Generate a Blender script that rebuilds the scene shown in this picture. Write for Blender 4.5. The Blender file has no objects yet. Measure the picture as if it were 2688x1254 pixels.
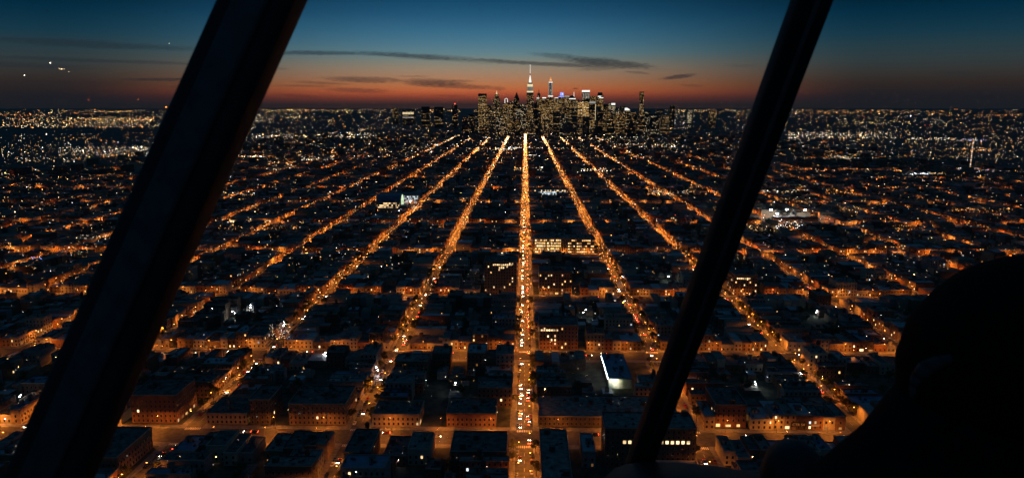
import bpy, math, random
from math import sin, cos, tan, atan, atan2, radians, sqrt, pi
from mathutils import Vector, Matrix

random.seed(7)
R = random.Random(11)
SC = bpy.context.scene
COL = SC.collection

# ------------------------------------------------------------------ camera
FW, FH, FPX = 2688.0, 1254.0, 1919.0          # the photograph's frame and focal length in its pixels
EYE = Vector((0.0, 0.0, 200.0))
PITCH = atan(354.0 / FPX)                     # looking down
YAW = atan(35.5 * cos(PITCH) / FPX)           # turned a little to the left of the street
FWD = Vector((-sin(YAW) * cos(PITCH), cos(YAW) * cos(PITCH), -sin(PITCH)))
RGT = Vector((cos(YAW), sin(YAW), 0.0))
UPV = RGT.cross(FWD)
cam_d = bpy.data.cameras.new('camera')
cam_d.sensor_width = 36.0
cam_d.sensor_fit = 'HORIZONTAL'
cam_d.lens = 36.0 * FPX / FW
cam_d.clip_start = 0.05
cam_d.clip_end = 200000.0
cam_d.dof.use_dof = True
cam_d.dof.focus_distance = 1500.0
cam_d.dof.aperture_fstop = 9.0
cam = bpy.data.objects.new('camera', cam_d)
cam.matrix_world = Matrix(((RGT.x, UPV.x, -FWD.x, EYE.x), (RGT.y, UPV.y, -FWD.y, EYE.y),
                           (RGT.z, UPV.z, -FWD.z, EYE.z), (0, 0, 0, 1)))
COL.objects.link(cam)
SC.camera = cam


def ray(x, y):
    return FWD + RGT * ((x - FW / 2) / FPX) + UPV * ((FH / 2 - y) / FPX)


def ground(x, y, z=0.0):
    d = ray(x, y)
    return EYE + d * ((z - EYE.z) / d.z)


def at_y(x, y, Y):
    d = ray(x, y)
    return EYE + d * (Y / d.y)


def near(x, y, depth):
    return EYE + ray(x, y) * depth


# ------------------------------------------------------------------ render, exposure
SC.render.engine = 'CYCLES'
SC.view_settings.view_transform = 'Standard'
SC.view_settings.look = 'None'
SC.view_settings.exposure = 0.0
SC.view_settings.gamma = 1.0
SC.view_settings.use_curve_mapping = False
cy = SC.cycles
cy.use_denoising = True
cy.denoiser = 'OPENIMAGEDENOISE'
cy.denoising_input_passes = 'RGB_ALBEDO_NORMAL'
cy.use_light_tree = True
cy.max_bounces = 4
cy.diffuse_bounces = 2
cy.glossy_bounces = 2
cy.transmission_bounces = 2
cy.volume_bounces = 0
cy.sample_clamp_indirect = 2.0
cy.caustics_reflective = False
cy.caustics_refractive = False
cy.use_adaptive_sampling = False


def s2l(c):
    return tuple(((v / 255.0) / 12.92 if v / 255.0 <= 0.04045 else ((v / 255.0 + 0.055) / 1.055) ** 2.4) for v in c)


# ------------------------------------------------------------------ world: dusk sky
W = bpy.data.worlds.new('World')
SC.world = W
W.use_nodes = True
nt = W.node_tree
nt.nodes.clear()


class NT:
    def __init__(s, tree):
        s.t = tree

    def n(s, typ, **kw):
        nd = s.t.nodes.new(typ)
        for k, v in kw.items():
            setattr(nd, k, v)
        return nd

    def put(s, sock, v):
        if hasattr(v, 'is_linked') or isinstance(v, bpy.types.NodeSocket):
            s.t.links.new(v, sock)
        else:
            sock.default_value = v

    def m(s, op, a, b=None, c=None, clamp=False):
        nd = s.n('ShaderNodeMath', operation=op, use_clamp=clamp)
        s.put(nd.inputs[0], a)
        if b is not None:
            s.put(nd.inputs[1], b)
        if c is not None:
            s.put(nd.inputs[2], c)
        return nd.outputs[0]

    def mr(s, v, a, b, c=0.0, d=1.0, typ='SMOOTHSTEP'):
        nd = s.n('ShaderNodeMapRange', interpolation_type=typ)
        nd.clamp = True if typ == 'LINEAR' else nd.clamp
        s.put(nd.inputs['Value'], v)
        for k, val in (('From Min', a), ('From Max', b), ('To Min', c), ('To Max', d)):
            s.put(nd.inputs[k], val)
        return nd.outputs['Result']

    def mix(s, f, a, b, blend='MIX'):
        nd = s.n('ShaderNodeMix', data_type='RGBA', blend_type=blend)
        s.put(nd.inputs[0], f)
        s.put(nd.inputs[6], a)
        s.put(nd.inputs[7], b)
        return nd.outputs[2]

    def ramp(s, f, stops):
        nd = s.n('ShaderNodeValToRGB')
        els = nd.color_ramp.elements
        for i, (p, c) in enumerate(stops):
            e = els[i] if i < 2 else els.new(p)
            e.position = p
            e.color = (*c[:3], 1.0)
        s.put(nd.inputs[0], f)
        return nd.outputs[0]


def elev(ydisp):
    return math.degrees(atan((627.0 - ydisp * 1.0435) / FPX) - PITCH)


def azim(xdisp):
    return math.degrees(atan((xdisp * 1.0435 - 1344.0) / FPX * cos(PITCH)) - YAW) if False else math.degrees(atan2(xdisp * 1.0435 - 1379.5, FPX * 1.0))


w = NT(nt)
tc = w.n('ShaderNodeTexCoord')
sep = w.n('ShaderNodeSeparateXYZ')
nt.links.new(tc.outputs['Generated'], sep.inputs[0])
el = w.m('MULTIPLY', w.m('ARCSINE', sep.outputs[2]), 180 / pi)
az = w.m('MULTIPLY', w.m('ARCTAN2', sep.outputs[0], sep.outputs[1]), 180 / pi)
pos = w.m('SQRT', w.m('DIVIDE', w.m('MAXIMUM', el, 0.0), 90.0))


HAZE = 0.000024                                # optical density per metre


def stops(lst, zen):
    o = [(0.0, tuple(v / math.exp(-HAZE * 36000.0) for v in s2l(lst[-1][1])))]
    for yd, c in reversed(lst):
        e = elev(yd)
        if e > 0.02:
            T = math.exp(-HAZE * min(36000.0, 400.0 / tan(radians(e))))     # what the haze takes away on the way
            o.append((sqrt(e / 90.0), tuple(v / T for v in s2l(c))))
    return o + [(0.42, s2l(zen[0])), (1.0, s2l(zen[1]))]


CENTRE = [(0, (20, 70, 102)), (40, (36, 86, 118)), (80, (56, 106, 134)), (110, (76, 118, 138)), (135, (96, 128, 136)),
          (155, (126, 130, 120)), (175, (150, 130, 108)), (195, (165, 122, 92)), (213, (178, 112, 70)), (228, (182, 94, 54)),
          (239, (156, 72, 44)), (248, (114, 52, 36)), (256, (76, 40, 33)), (263, (48, 31, 29))]
EDGE = [(0, (0, 26, 44)), (50, (3, 43, 64)), (100, (20, 54, 70)), (130, (36, 58, 66)), (160, (46, 57, 60)),
        (190, (50, 48, 45)), (213, (45, 35, 31)), (232, (35, 27, 26)), (250, (27, 22, 24)), (263, (24, 21, 22))]
c1 = w.ramp(pos, stops(CENTRE, ((20, 62, 90), (24, 54, 78))))
c2 = w.ramp(pos, stops(EDGE, ((10, 42, 64), (20, 46, 68))))
fal = w.mr(w.m('ABSOLUTE', w.m('ADD', az, 4.0)), 1.0, 29.0)
sky = w.mix(fal, c1, c2)
# long thin clouds, laid out by azimuth and elevation like any far cloud
vec = w.n('ShaderNodeCombineXYZ')
w.put(vec.inputs[0], w.m('MULTIPLY', az, 0.22))
w.put(vec.inputs[1], w.m('MULTIPLY', el, 2.4))
noi = w.n('ShaderNodeTexNoise')
noi.inputs['Scale'].default_value = 1.0
noi.inputs['Detail'].default_value = 5.0
noi.inputs['Roughness'].default_value = 0.62
nt.links.new(vec.outputs[0], noi.inputs['Vector'])
nz = w.m('SUBTRACT', noi.outputs[0], 0.5)
fine = w.n('ShaderNodeTexNoise')
vec2 = w.n('ShaderNodeCombineXYZ')
w.put(vec2.inputs[0], w.m('MULTIPLY', az, 0.45))
w.put(vec2.inputs[1], w.m('MULTIPLY', el, 13.0))
fine.inputs['Detail'].default_value = 6.0
nt.links.new(vec2.outputs[0], fine.inputs['Vector'])
nf = w.m('SUBTRACT', fine.outputs[0], 0.5)
CLOUDS = [  # x0, y0, x1, y1 of the long axis, half thickness, density
    (640, 140, 980, 136, 5.0, .8), (880, 134, 1200, 151, 7.0, .9), (1100, 146, 1640, 176, 5.5, .85),
    (1060, 140, 1250, 158, 8.0, .40), (1330, 134, 1480, 150, 7.0, .55), (1405, 147, 1590, 170, 13.0, 1.0),
    (1480, 160, 1640, 170, 8.0, .9), (1560, 181, 1630, 187, 3.0, .5), (1650, 200, 1740, 190, 5.5, .95),
    (820, 199, 1010, 206, 8.0, .75), (930, 196, 1040, 206, 5.0, .6), (1010, 206, 1190, 214, 10.0, .95),
    (1080, 214, 1260, 222, 6.0, .7), (740, 208, 900, 214, 3.5, .5), (690, 217, 860, 219, 3.0, .45),
    (820, 226, 990, 230, 6.0, .6), (1110, 203, 1200, 205, 3.0, .55), (1000, 193, 1090, 193, 2.0, .4),
    (-120, 126, 560, 136, 9.0, .62), (-60, 164, 560, 169, 4.5, .5), (-200, 178, 260, 184, 7.0, .42),
    (300, 207, 540, 205, 4.0, .8), (-100, 222, 360, 216, 9.0, .22), (430, 222, 560, 226, 6.0, .3),
    (690, 238, 820, 246, 4.0, .3), (1090, 240, 1180, 243, 3.0, .3), (1230, 222, 1275, 224, 5.0, .5),
    (1800, 168, 1900, 173, 4.0, .2), (2300, 193, 2440, 198, 5.0, .3), (1700, 216, 1760, 218, 3.0, .45),
    (1437, 223, 1452, 223, 1.6, .9), (690, 176, 740, 178, 4.0, .35), (1440, 175, 1580, 171, 6.0, .5)]
cov = None
PXD = math.degrees(1.0435 / FPX)
for x0, y0, x1, y1, th, den in CLOUDS:
    a0, a1, e0, e1 = azim(x0), azim(x1), elev(y0), elev(y1)
    ha = (a1 - a0) / 2
    u = w.m('DIVIDE', w.m('SUBTRACT', az, (a0 + a1) / 2), ha)
    ce = w.m('MULTIPLY_ADD', u, (e1 - e0) / 2, (e0 + e1) / 2)
    v = w.m('DIVIDE', w.m('SUBTRACT', el, ce), th * PXD)
    v = w.m('ADD', v, w.m('MULTIPLY', nz, 1.7))
    r = w.m('ADD', w.m('ADD', w.m('MULTIPLY', u, u), w.m('MULTIPLY', v, v)), w.m('MULTIPLY', nf, 3.4))
    k = w.mr(r, 1.25, 0.05, 0.0, den)
    cov = k if cov is None else w.m('MAXIMUM', cov, k)
cov = w.m('MULTIPLY', cov, w.mr(fine.outputs[0], .36, .62, 1.0, .68))
dark = w.mix(0.90, sky, (*s2l((34, 40, 50)), 1))
sky = w.mix(cov, sky, dark)
bg = w.n('ShaderNodeBackground')
nt.links.new(sky, bg.inputs[0])
bg.inputs[1].default_value = 1.0
wo = w.n('ShaderNodeOutputWorld')
nt.links.new(bg.outputs[0], wo.inputs[0])
try:
    W.cycles.sampling_method = 'MANUAL'
    W.cycles.sample_map_resolution = 256
except Exception:
    pass

# ------------------------------------------------------------------ materials
MATS = {}


def surf(name, col, rough=0.85, var=0.35, scale=0.6, spec=0.3, metal=0.0, col2=None, bump=0.0):
    m = bpy.data.materials.new(name)
    m.use_nodes = True
    t = NT(m.node_tree)
    b = m.node_tree.nodes['Principled BSDF']
    b.inputs['Roughness'].default_value = rough
    b.inputs['Metallic'].default_value = metal
    b.inputs['Specular IOR Level'].default_value = spec
    geo = t.n('ShaderNodeNewGeometry')
    nz_ = t.n('ShaderNodeTexNoise')
    nz_.inputs['Scale'].default_value = scale
    nz_.inputs['Detail'].default_value = 5.0
    m.node_tree.links.new(geo.outputs['Position'], nz_.inputs['Vector'])
    lo = tuple(c * (1 - var) for c in col)
    hi = tuple(min(1, c * (1 + var)) for c in (col2 or col))
    c = t.ramp(nz_.outputs[0], [(0.32, lo), (0.68, hi)])
    m.node_tree.links.new(c, b.inputs['Base Color'])
    if bump:
        bp = t.n('ShaderNodeBump')
        bp.inputs['Strength'].default_value = bump
        m.node_tree.links.new(nz_.outputs[0], bp.inputs['Height'])
        m.node_tree.links.new(bp.outputs[0], b.inputs['Normal'])
    MATS[name] = m
    return m


def emit(name, col, strength, sample=False, vary=0.0):
    m = bpy.data.materials.new(name)
    m.use_nodes = True
    t = NT(m.node_tree)
    m.node_tree.nodes.clear()
    e = t.n('ShaderNodeEmission')
    e.inputs[0].default_value = (*col, 1)
    e.inputs[1].default_value = strength
    if vary:
        oi = t.n('ShaderNodeObjectInfo')
        geo = t.n('ShaderNodeNewGeometry')
        wn = t.n('ShaderNodeTexWhiteNoise')
        ad = t.n('ShaderNodeVectorMath', operation='SNAP')
        m.node_tree.links.new(geo.outputs['Position'], ad.inputs[0])
        ad.inputs[1].default_value = (3.0, 3.0, 3.0)
        m.node_tree.links.new(ad.outputs[0], wn.inputs['Vector'])
        s = t.m('MULTIPLY', t.m('ADD', t.m('MULTIPLY', wn.outputs['Value'], 2 * vary), 1 - vary), strength)
        m.node_tree.links.new(s, e.inputs[1])
    o = t.n('ShaderNodeOutputMaterial')
    m.node_tree.links.new(e.outputs[0], o.inputs[0])
    m.cycles.emission_sampling = 'FRONT' if sample else 'NONE'
    MATS[name] = m
    return m


SODIUM = (1.0, 0.275, 0.028)
surf('soil', (0.085, 0.074, 0.060), var=.5, scale=.02)
surf('asphalt', (0.085, 0.080, 0.074), rough=.8, var=.35, scale=.35, spec=.25)
surf('pavement', (0.20, 0.19, 0.17), var=.3, scale=.5)
surf('paint', (0.62, 0.60, 0.54), rough=.7, var=.25, scale=1.5)
surf('yard', (0.060, 0.065, 0.045), var=.6, scale=.15)
WALLS = [surf('brick_red', (0.22, 0.105, 0.07), var=.3), surf('brick_brown', (0.20, 0.13, 0.09), var=.3),
         surf('brick_tan', (0.32, 0.24, 0.16), var=.25), surf('stucco_grey', (0.27, 0.26, 0.24), var=.22),
         surf('brick_dark', (0.12, 0.085, 0.065), var=.35), surf('stucco_cream', (0.42, 0.37, 0.28), var=.18)]
WNAME = ['red brick', 'brown brick', 'tan brick', 'grey stucco', 'dark brick', 'cream stucco']
ROOFS = [surf('tar_roof', (0.115, 0.102, 0.088), var=.6, scale=.25), surf('gravel_roof', (0.20, 0.18, 0.158), var=.5, scale=.3),
         surf('silver_roof', (0.30, 0.31, 0.33), rough=.5, var=.3, scale=.2), surf('sky_tint_roof', (0.12, 0.18, 0.27), rough=.45, var=.3, scale=.2)]  # last roof: the sky's blue reflection is put into its base colour
surf('trim', (0.34, 0.31, 0.26), var=.2)
surf('metal', (0.18, 0.18, 0.19), rough=.45, var=.3, metal=.6)
surf('dark_metal', (0.05, 0.05, 0.05), rough=.5, var=.3, metal=.4)
surf('glass', (0.018, 0.020, 0.024), rough=.12, var=.2, spec=.6)
surf('bark', (0.07, 0.05, 0.035), var=.4, scale=3)
surf('leaves', (0.055, 0.075, 0.028), var=.5, scale=.8, col2=(0.085, 0.085, 0.03))
surf('tower_stone', (0.20, 0.18, 0.15), var=.2, scale=.05)
surf('tower_glass', (0.035, 0.04, 0.05), rough=.25, var=.2, scale=.05, spec=.5)
surf('tower_dark', (0.05, 0.045, 0.045), var=.3, scale=.05)
surf('cabin_black', (0.025, 0.025, 0.026), rough=.55, var=.3, scale=30, spec=.3)
surf('cabin_grey', (0.10, 0.10, 0.105), rough=.7, var=.25, scale=40, spec=.3)
surf('cloth_black', (0.010, 0.010, 0.011), rough=.95, var=.3, scale=50, spec=.1)
surf('helmet', (0.010, 0.010, 0.010), rough=.9, var=.2, scale=20, spec=.08)
surf('headset_grey', (0.05, 0.05, 0.052), rough=.6, var=.2, scale=20)
surf('skin', (0.30, 0.19, 0.14), rough=.6, var=.1, scale=40)
surf('pilot_hair', (0.02, 0.015, 0.012), rough=.6, var=.2, scale=60)
CARS = [surf('car_black', (0.015, 0.015, 0.016), rough=.25, var=.1, spec=.6), surf('car_grey', (0.12, 0.12, 0.125), rough=.3, var=.1, spec=.6),
        surf('car_white', (0.62, 0.62, 0.60), rough=.3, var=.05, spec=.6), surf('car_red', (0.22, 0.02, 0.015), rough=.3, var=.1, spec=.6),
        surf('car_blue', (0.03, 0.06, 0.14), rough=.3, var=.1, spec=.6), surf('car_silver', (0.36, 0.36, 0.37), rough=.3, var=.08, spec=.6)]
CNAME = ['black', 'grey', 'white', 'red', 'blue', 'silver']
surf('tyre', (0.02, 0.02, 0.02), var=.2)
emit('sodium_lens', SODIUM, 5600.0, True)
emit('sodium_lens_side', (1.0, 0.34, 0.06), 30.0)
emit('sodium_far_side', (1.0, 0.27, 0.04), 8.0)
emit('white_lens', (0.9, 0.95, 1.0), 900.0, True)
emit('yard_lens', (0.9, 0.95, 1.0), 700.0, True)
emit('white_lamp', (0.92, 0.96, 1.0), 110.0, True)
emit('warm_lamp', (1.0, 0.62, 0.24), 110.0, True)
emit('flood_strip', (0.92, 0.97, 1.0), 38.0, True)
emit('head_light', (1.0, 0.90, 0.72), 38.0, True)
emit('tail_light', (1.0, 0.05, 0.015), 26.0)
emit('window_amber', (1.0, 0.55, 0.18), 1.5, vary=.55)
emit('window_warm', (1.0, 0.66, 0.32), 1.5, vary=.75)
emit('window_cool', (0.84, 0.95, 1.0), .8, vary=.85)
emit('window_green', (0.75, 1.0, 0.62), 0.9, vary=.4)
emit('window_dim', (1.0, 0.46, 0.13), 0.30, vary=.6)
emit('tower_window', (1.0, 0.56, 0.18), 0.68, vary=.9)
emit('tower_window_white', (1.0, 0.80, 0.48), 1.1, vary=.85)
emit('tower_window_dim', (1.0, 0.50, 0.16), 0.22, vary=.8)
emit('crown_white', (1.0, 0.97, 0.90), 1.25)
emit('crown_warm', (1.0, 0.80, 0.46), .95)
emit('crown_dim', (0.75, 0.72, 0.66), 0.42)
emit('crown_blue', (0.30, 0.36, 1.0), 1.3)
emit('crown_orange', (1.0, 0.42, 0.16), 1.2)
emit('sign_red', (1.0, 0.12, 0.06), 2.0)
emit('sign_orange', (1.0, 0.30, 0.06), 0.35)
emit('sign_blue', (0.10, 0.16, 1.0), 3.0)
FAR = {}
for nm, c in (('white', (1.0, .84, .62)), ('cool', (.88, .93, 1.0)), ('warm', (1.0, .64, .29)), ('amber', (1.0, .46, .12)), ('orange', (1.0, .29, .045)),
              ('red', (1.0, .10, .05)), ('blue', (.25, .32, 1.0)), ('yellow', (1.0, .74, .22))):
    FAR[nm] = emit('far_' + nm, c, 13.0)


# ------------------------------------------------------------------ mesh helpers
class MB:
    def __init__(s):
        s.v, s.f, s.mi = [], [], []

    def quad(s, a, b, c, d, m=0):
        n = len(s.v)
        s.v += [a, b, c, d]
        s.f.append((n, n + 1, n + 2, n + 3))
        s.mi.append(m)

    def box(s, x0, x1, y0, y1, z0, z1, m=0, top=None, bottom=True):
        n = len(s.v)
        s.v += [(x0, y0, z0), (x1, y0, z0), (x1, y1, z0), (x0, y1, z0), (x0, y0, z1), (x1, y0, z1), (x1, y1, z1), (x0, y1, z1)]
        fs = [(0, 1, 5, 4), (1, 2, 6, 5), (2, 3, 7, 6), (3, 0, 4, 7), (4, 5, 6, 7)]
        ms = [m, m, m, m, m if top is None else top]
        if bottom:
            fs.append((3, 2, 1, 0))
            ms.append(m)
        s.f += [tuple(n + i for i in q) for q in fs]
        s.mi += ms

    def frustum(s, cx, cy_, z0, z1, a0, b0, a1, b1, m=0, bottom=True, mb=None):
        n = len(s.v)
        for z, a, b in ((z0, a0, b0), (z1, a1, b1)):
            s.v += [(cx - a, cy_ - b, z), (cx + a, cy_ - b, z), (cx + a, cy_ + b, z), (cx - a, cy_ + b, z)]
        fs = [(0, 1, 5, 4), (1, 2, 6, 5), (2, 3, 7, 6), (3, 0, 4, 7), (4, 5, 6, 7)]
        ms = [m] * 5
        if bottom:
            fs.append((3, 2, 1, 0))
            ms.append(m if mb is None else mb)
        s.f += [tuple(n + i for i in q) for q in fs]
        s.mi += ms

    def tube(s, p, q, r0, r1, k=6, m=0, caps=True):
        p, q = Vector(p), Vector(q)
        d = (q - p).normalized()
        a = d.cross(Vector((0, 0, 1)))
        if a.length < 1e-4:
            a = Vector((1, 0, 0))
        a.normalize()
        b = d.cross(a)
        n = len(s.v)
        for c, r in ((p, r0), (q, r1)):
            for i in range(k):
                t = 2 * pi * i / k
                s.v.append(tuple(c + a * (r * cos(t)) + b * (r * sin(t))))
        for i in range(k):
            j = (i + 1) % k
            s.f.append((n + i, n + j, n + k + j, n + k + i))
            s.mi.append(m)
        if caps:
            s.f.append(tuple(n + i for i in reversed(range(k))))
            s.f.append(tuple(n + k + i for i in range(k)))
            s.mi += [m, m]

    def octa(s, x, y, z, r, m=0, rz=None):
        n = len(s.v)
        rz = rz or r
        s.v += [(x + r, y, z), (x, y + r, z), (x - r, y, z), (x, y - r, z), (x, y, z + rz), (x, y, z - rz)]
        for a, b in ((0, 1), (1, 2), (2, 3), (3, 0)):
            s.f += [(n + a, n + b, n + 4), (n + b, n + a, n + 5)]
            s.mi += [m, m]

    def mesh(s, name, mats):
        me = bpy.data.meshes.new(name)
        me.from_pydata(s.v, [], s.f)
        for mt in mats:
            me.materials.append(mt)
        if len(mats) > 1:
            me.polygons.foreach_set('material_index', s.mi)
        me.update()
        return me

    def build(s, name, mats, parent=None, loc=None, smooth=False):
        if not isinstance(mats, (list, tuple)):
            mats = [mats]
        me = s.mesh(name, mats)
        if smooth:
            me.polygons.foreach_set('use_smooth', [True] * len(me.polygons))
        return obj(name, me, parent, loc)


def obj(name, me, parent=None, loc=None):
    o = bpy.data.objects.new(name, me)
    COL.objects.link(o)
    if parent is not None:
        o.parent = parent
    if loc is not None:
        o.location = loc
    return o


def tag(o, label=None, cat=None, group=None, kind=None):
    for k, v in (('label', label), ('category', cat), ('group', group), ('kind', kind)):
        if v:
            o[k] = v
    return o


def thing(name, label, cat, loc=(0, 0, 0), group=None):
    return tag(obj(name, None, None, loc), label, cat, group)


def copy_tree(o, parent=None):
    c = o.copy()
    COL.objects.link(c)
    if parent is not None:
        c.parent = parent
    for ch in KIDS.get(o, ()):
        copy_tree(ch, c)
    return c


KIDS = {}


def kid(o, p):
    KIDS.setdefault(p, []).append(o)
    return o


ORD = ['zeroth', 'first', 'second', 'third', 'fourth', 'fifth', 'sixth', 'seventh', 'eighth', 'ninth', 'tenth', 'eleventh', 'twelfth',
       'thirteenth', 'fourteenth', 'fifteenth', 'sixteenth', 'seventeenth', 'eighteenth', 'nineteenth', 'twentieth']
TENS = ['', '', 'twenty', 'thirty', 'forty', 'fifty', 'sixty', 'seventy', 'eighty', 'ninety']


def od(n):
    if n <= 20:
        return ORD[n]
    if n % 10 == 0:
        return TENS[n // 10][:-1] + 'ieth'
    return TENS[n // 10] + '-' + ORD[n % 10]


# ------------------------------------------------------------------ the street grid
STEP = 104.0
NS = 14
HALF_ROAD, HALF_LINE = 5.2, 8.2            # carriageway and building line, from the street's centre
BASE = [300.0, 430.0, 578.0, 755.0, 973.0, 1219.0]
while BASE[-1] < 4700:
    BASE.append(BASE[-1] + 256.0)
AVE = 27.0                                 # an avenue runs from base - AVE to base, between building lines
SIDE = 4.0


def street_name(i):
    if i == 0:
        return 'central street'
    return '%s street %s of central street' % (od(abs(i)), 'left' if i < 0 else 'right')


def ave_name(j):
    return '%s avenue' % ('nearest' if j == 1 else od(j))


def block_name(i):
    return '%s block %s of central street' % ((od(i + 1), 'right') if i >= 0 else (od(-i), 'left'))


g = MB()
g.quad((-34000, -2000, 0), (34000, -2000, 0), (34000, 33000, 0), (-34000, 33000, 0))
tag(g.build('ground', MATS['soil']), 'dark ground stretching to the horizon under the city lights', kind='structure')
for i in range(-NS, NS + 1):
    g = MB()
    x = i * STEP
    g.quad((x - HALF_ROAD - .6, 250, .02), (x + HALF_ROAD + .6, 250, .02), (x + HALF_ROAD + .6, 4900, .02), (x - HALF_ROAD - .6, 4900, .02))
    tag(g.build('street', MATS['asphalt']), 'asphalt carriageway of the ' + street_name(i), kind='structure')
for j in range(1, len(BASE)):
    g = MB()
    y = BASE[j]
    xw = NS * STEP
    g.quad((-xw, y - AVE + SIDE - .6, .03), (xw, y - AVE + SIDE - .6, .03), (xw, y - SIDE + .6, .03), (-xw, y - SIDE + .6, .03))
    tag(g.build('avenue', MATS['asphalt']), 'asphalt carriageway of the %s across the view' % ave_name(j), kind='structure')
BLOCKS = []
for j in range(len(BASE) - 1):
    for i in range(-NS, NS):
        x0, x1 = i * STEP + HALF_LINE, (i + 1) * STEP - HALF_LINE
        y0, y1 = BASE[j], BASE[j + 1] - AVE
        BLOCKS.append((i, j, x0, x1, y0, y1))
        if j > 7:
            continue
        g = MB()
        d = HALF_LINE - HALF_ROAD
        g.box(x0 - d, x1 + d, y0 - SIDE, y1 + SIDE, 0.0, 0.15, bottom=False)
        g.quad((x0 + 1, y0 + 1, .165), (x1 - 1, y0 + 1, .165), (x1 - 1, y1 - 1, .165), (x0 + 1, y1 - 1, .165), 1)
        tag(g.build('pavement', [MATS['pavement'], MATS['yard']]), kind='structure')


# ------------------------------------------------------------------ buildings
WIN = {}
for nm in ('window_amber', 'window_warm', 'window_cool', 'window_green', 'window_dim'):
    b = MB()      # a lit sash window: frame proud of the wall, pane in it, unit size
    b.box(-.62, .62, -.05, .02, -.08, 1.08, 0, bottom=True)
    b.quad((-.5, -.056, 0), (.5, -.056, 0), (.5, -.056, 1), (-.5, -.056, 1), 1)
    WIN[nm] = b.mesh('window', [MATS['trim'], MATS[nm]])
HUT = MB()
HUT.box(-1.6, 1.6, -1.4, 1.4, 0, 2.5, 0, bottom=False)
HUT.box(-1.75, 1.75, -1.55, 1.55, 2.5, 2.65, 1)
HUT.box(-.45, .45, -1.45, -1.38, 0, 2.0, 1)
CHIM = MB()
CHIM.box(-.4, .4, -.3, .3, 0, 1.7, 0, bottom=False)
CHIM.box(-.5, .5, -.4, .4, 1.7, 1.85, 0)
CHIM.tube((-.15, 0, 1.85), (-.15, 0, 2.2), .1, .1)
CHIM.tube((.2, 0, 1.85), (.2, 0, 2.2), .1, .1)
VENT = MB()
VENT.box(-.8, .8, -.6, .6, 0, .25, 1)
VENT.box(-.7, .7, -.5, .5, .25, 1.0, 0)
VENT.tube((0, 0, 1.0), (0, 0, 1.15), .35, .35, 8, 1)
TANK = MB()
for ax in (-.8, .8):
    for ay in (-.8, .8):
        TANK.tube((ax, ay, 0), (ax, ay, 2.6), .08, .08, 5, 1)
TANK.tube((0, 0, 2.6), (0, 0, 5.4), 1.35, 1.3, 12, 0)
TANK.tube((0, 0, 5.4), (0, 0, 6.3), 1.45, .05, 12, 1)
SKYL = MB()
SKYL.box(-1.1, 1.1, -.8, .8, 0, .3, 0, bottom=False)
SKYL.frustum(0, 0, .3, .75, 1.1, .8, .1, .7, 1, bottom=False)
ME_HUT = [HUT.mesh('stair_hut', [m, MATS['dark_metal']]) for m in WALLS]
ME_CHIM = CHIM.mesh('chimney', [WALLS[0]])
ME_VENT = VENT.mesh('roof_vent', [MATS['metal'], MATS['dark_metal']])
ME_TANK = TANK.mesh('water_tank', [MATS['bark'], MATS['dark_metal']])
ME_SKYL = SKYL.mesh('skylight', [MATS['metal'], MATS['glass']])
LMP = MB()
LMP.box(-.14, .14, -.30, 0, -.06, .10, 0)
LMP.quad((-.11, -.305, -.05), (.11, -.305, -.05), (.11, -.305, .08), (-.11, -.305, .08), 1)
LMP.quad((-.11, 0 - .02, -.065), (-.11, -.28, -.065), (.11, -.28, -.065), (.11, -.02, -.065), 1)
ME_PORCH = {k: LMP.mesh('wall_light', [MATS['dark_metal'], MATS[k]]) for k in ('white_lamp', 'warm_lamp')}


def face_frames(w_, d_, faces):
    """for each named wall of a box centred on 0: origin corner, direction along it, outward normal, length, rotation about z"""
    F = {'S': ((-w_ / 2, -d_ / 2), (1, 0), w_, 0.0), 'N': ((w_ / 2, d_ / 2), (-1, 0), w_, pi),
         'E': ((w_ / 2, -d_ / 2), (0, 1), d_, pi / 2), 'W': ((-w_ / 2, d_ / 2), (0, -1), d_, -pi / 2)}
    return [(k, *F[k]) for k in faces]


def shell(mb, w_, d_, h, par=.6, t=.3):
    a, b = w_ / 2, d_ / 2
    H = h + par
    for (p, q) in (((-a, -b), (a, -b)), ((a, -b), (a, b)), ((a, b), (-a, b)), ((-a, b), (-a, -b))):
        mb.quad((*p, 0), (*q, 0), (*q, H), (*p, H), 0)
        f = lambda c: (c[0] - math.copysign(t, c[0]), c[1] - math.copysign(t, c[1]))
        mb.quad((*p, H), (*q, H), (*f(q), H), (*f(p), H), 0)
        mb.quad((*f(q), h), (*f(p), h), (*f(p), H), (*f(q), H), 0)


def window_box(mb, o, d, rot, s, z, ww, wh, mi_f=0, mi_p=1):
    nx, ny = d[1], -d[0]
    cx, cy_ = o[0] + d[0] * s, o[1] + d[1] * s
    n = len(mb.v)

    def P(u, n_, zz):
        return (cx + d[0] * u + nx * n_, cy_ + d[1] * u + ny * n_, zz)
    a = ww / 2
    f0, f1 = .08, .06
    fr = [P(-a - f0, 0, z - f0), P(a + f0, 0, z - f0), P(a + f0, 0, z + wh + f0), P(-a - f0, 0, z + wh + f0),
          P(-a - f0, f1, z - f0), P(a + f0, f1, z - f0), P(a + f0, f1, z + wh + f0), P(-a - f0, f1, z + wh + f0)]
    mb.v += fr
    for q in ((0, 1, 5, 4), (1, 2, 6, 5), (2, 3, 7, 6), (3, 0, 4, 7), (4, 5, 6, 7)):
        mb.f.append(tuple(n + k for k in q))
        mb.mi.append(mi_f)
    mb.quad(P(-a, f1 + .004, z), P(a, f1 + .004, z), P(a, f1 + .004, z + wh), P(-a, f1 + .004, z + wh), mi_p)


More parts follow.
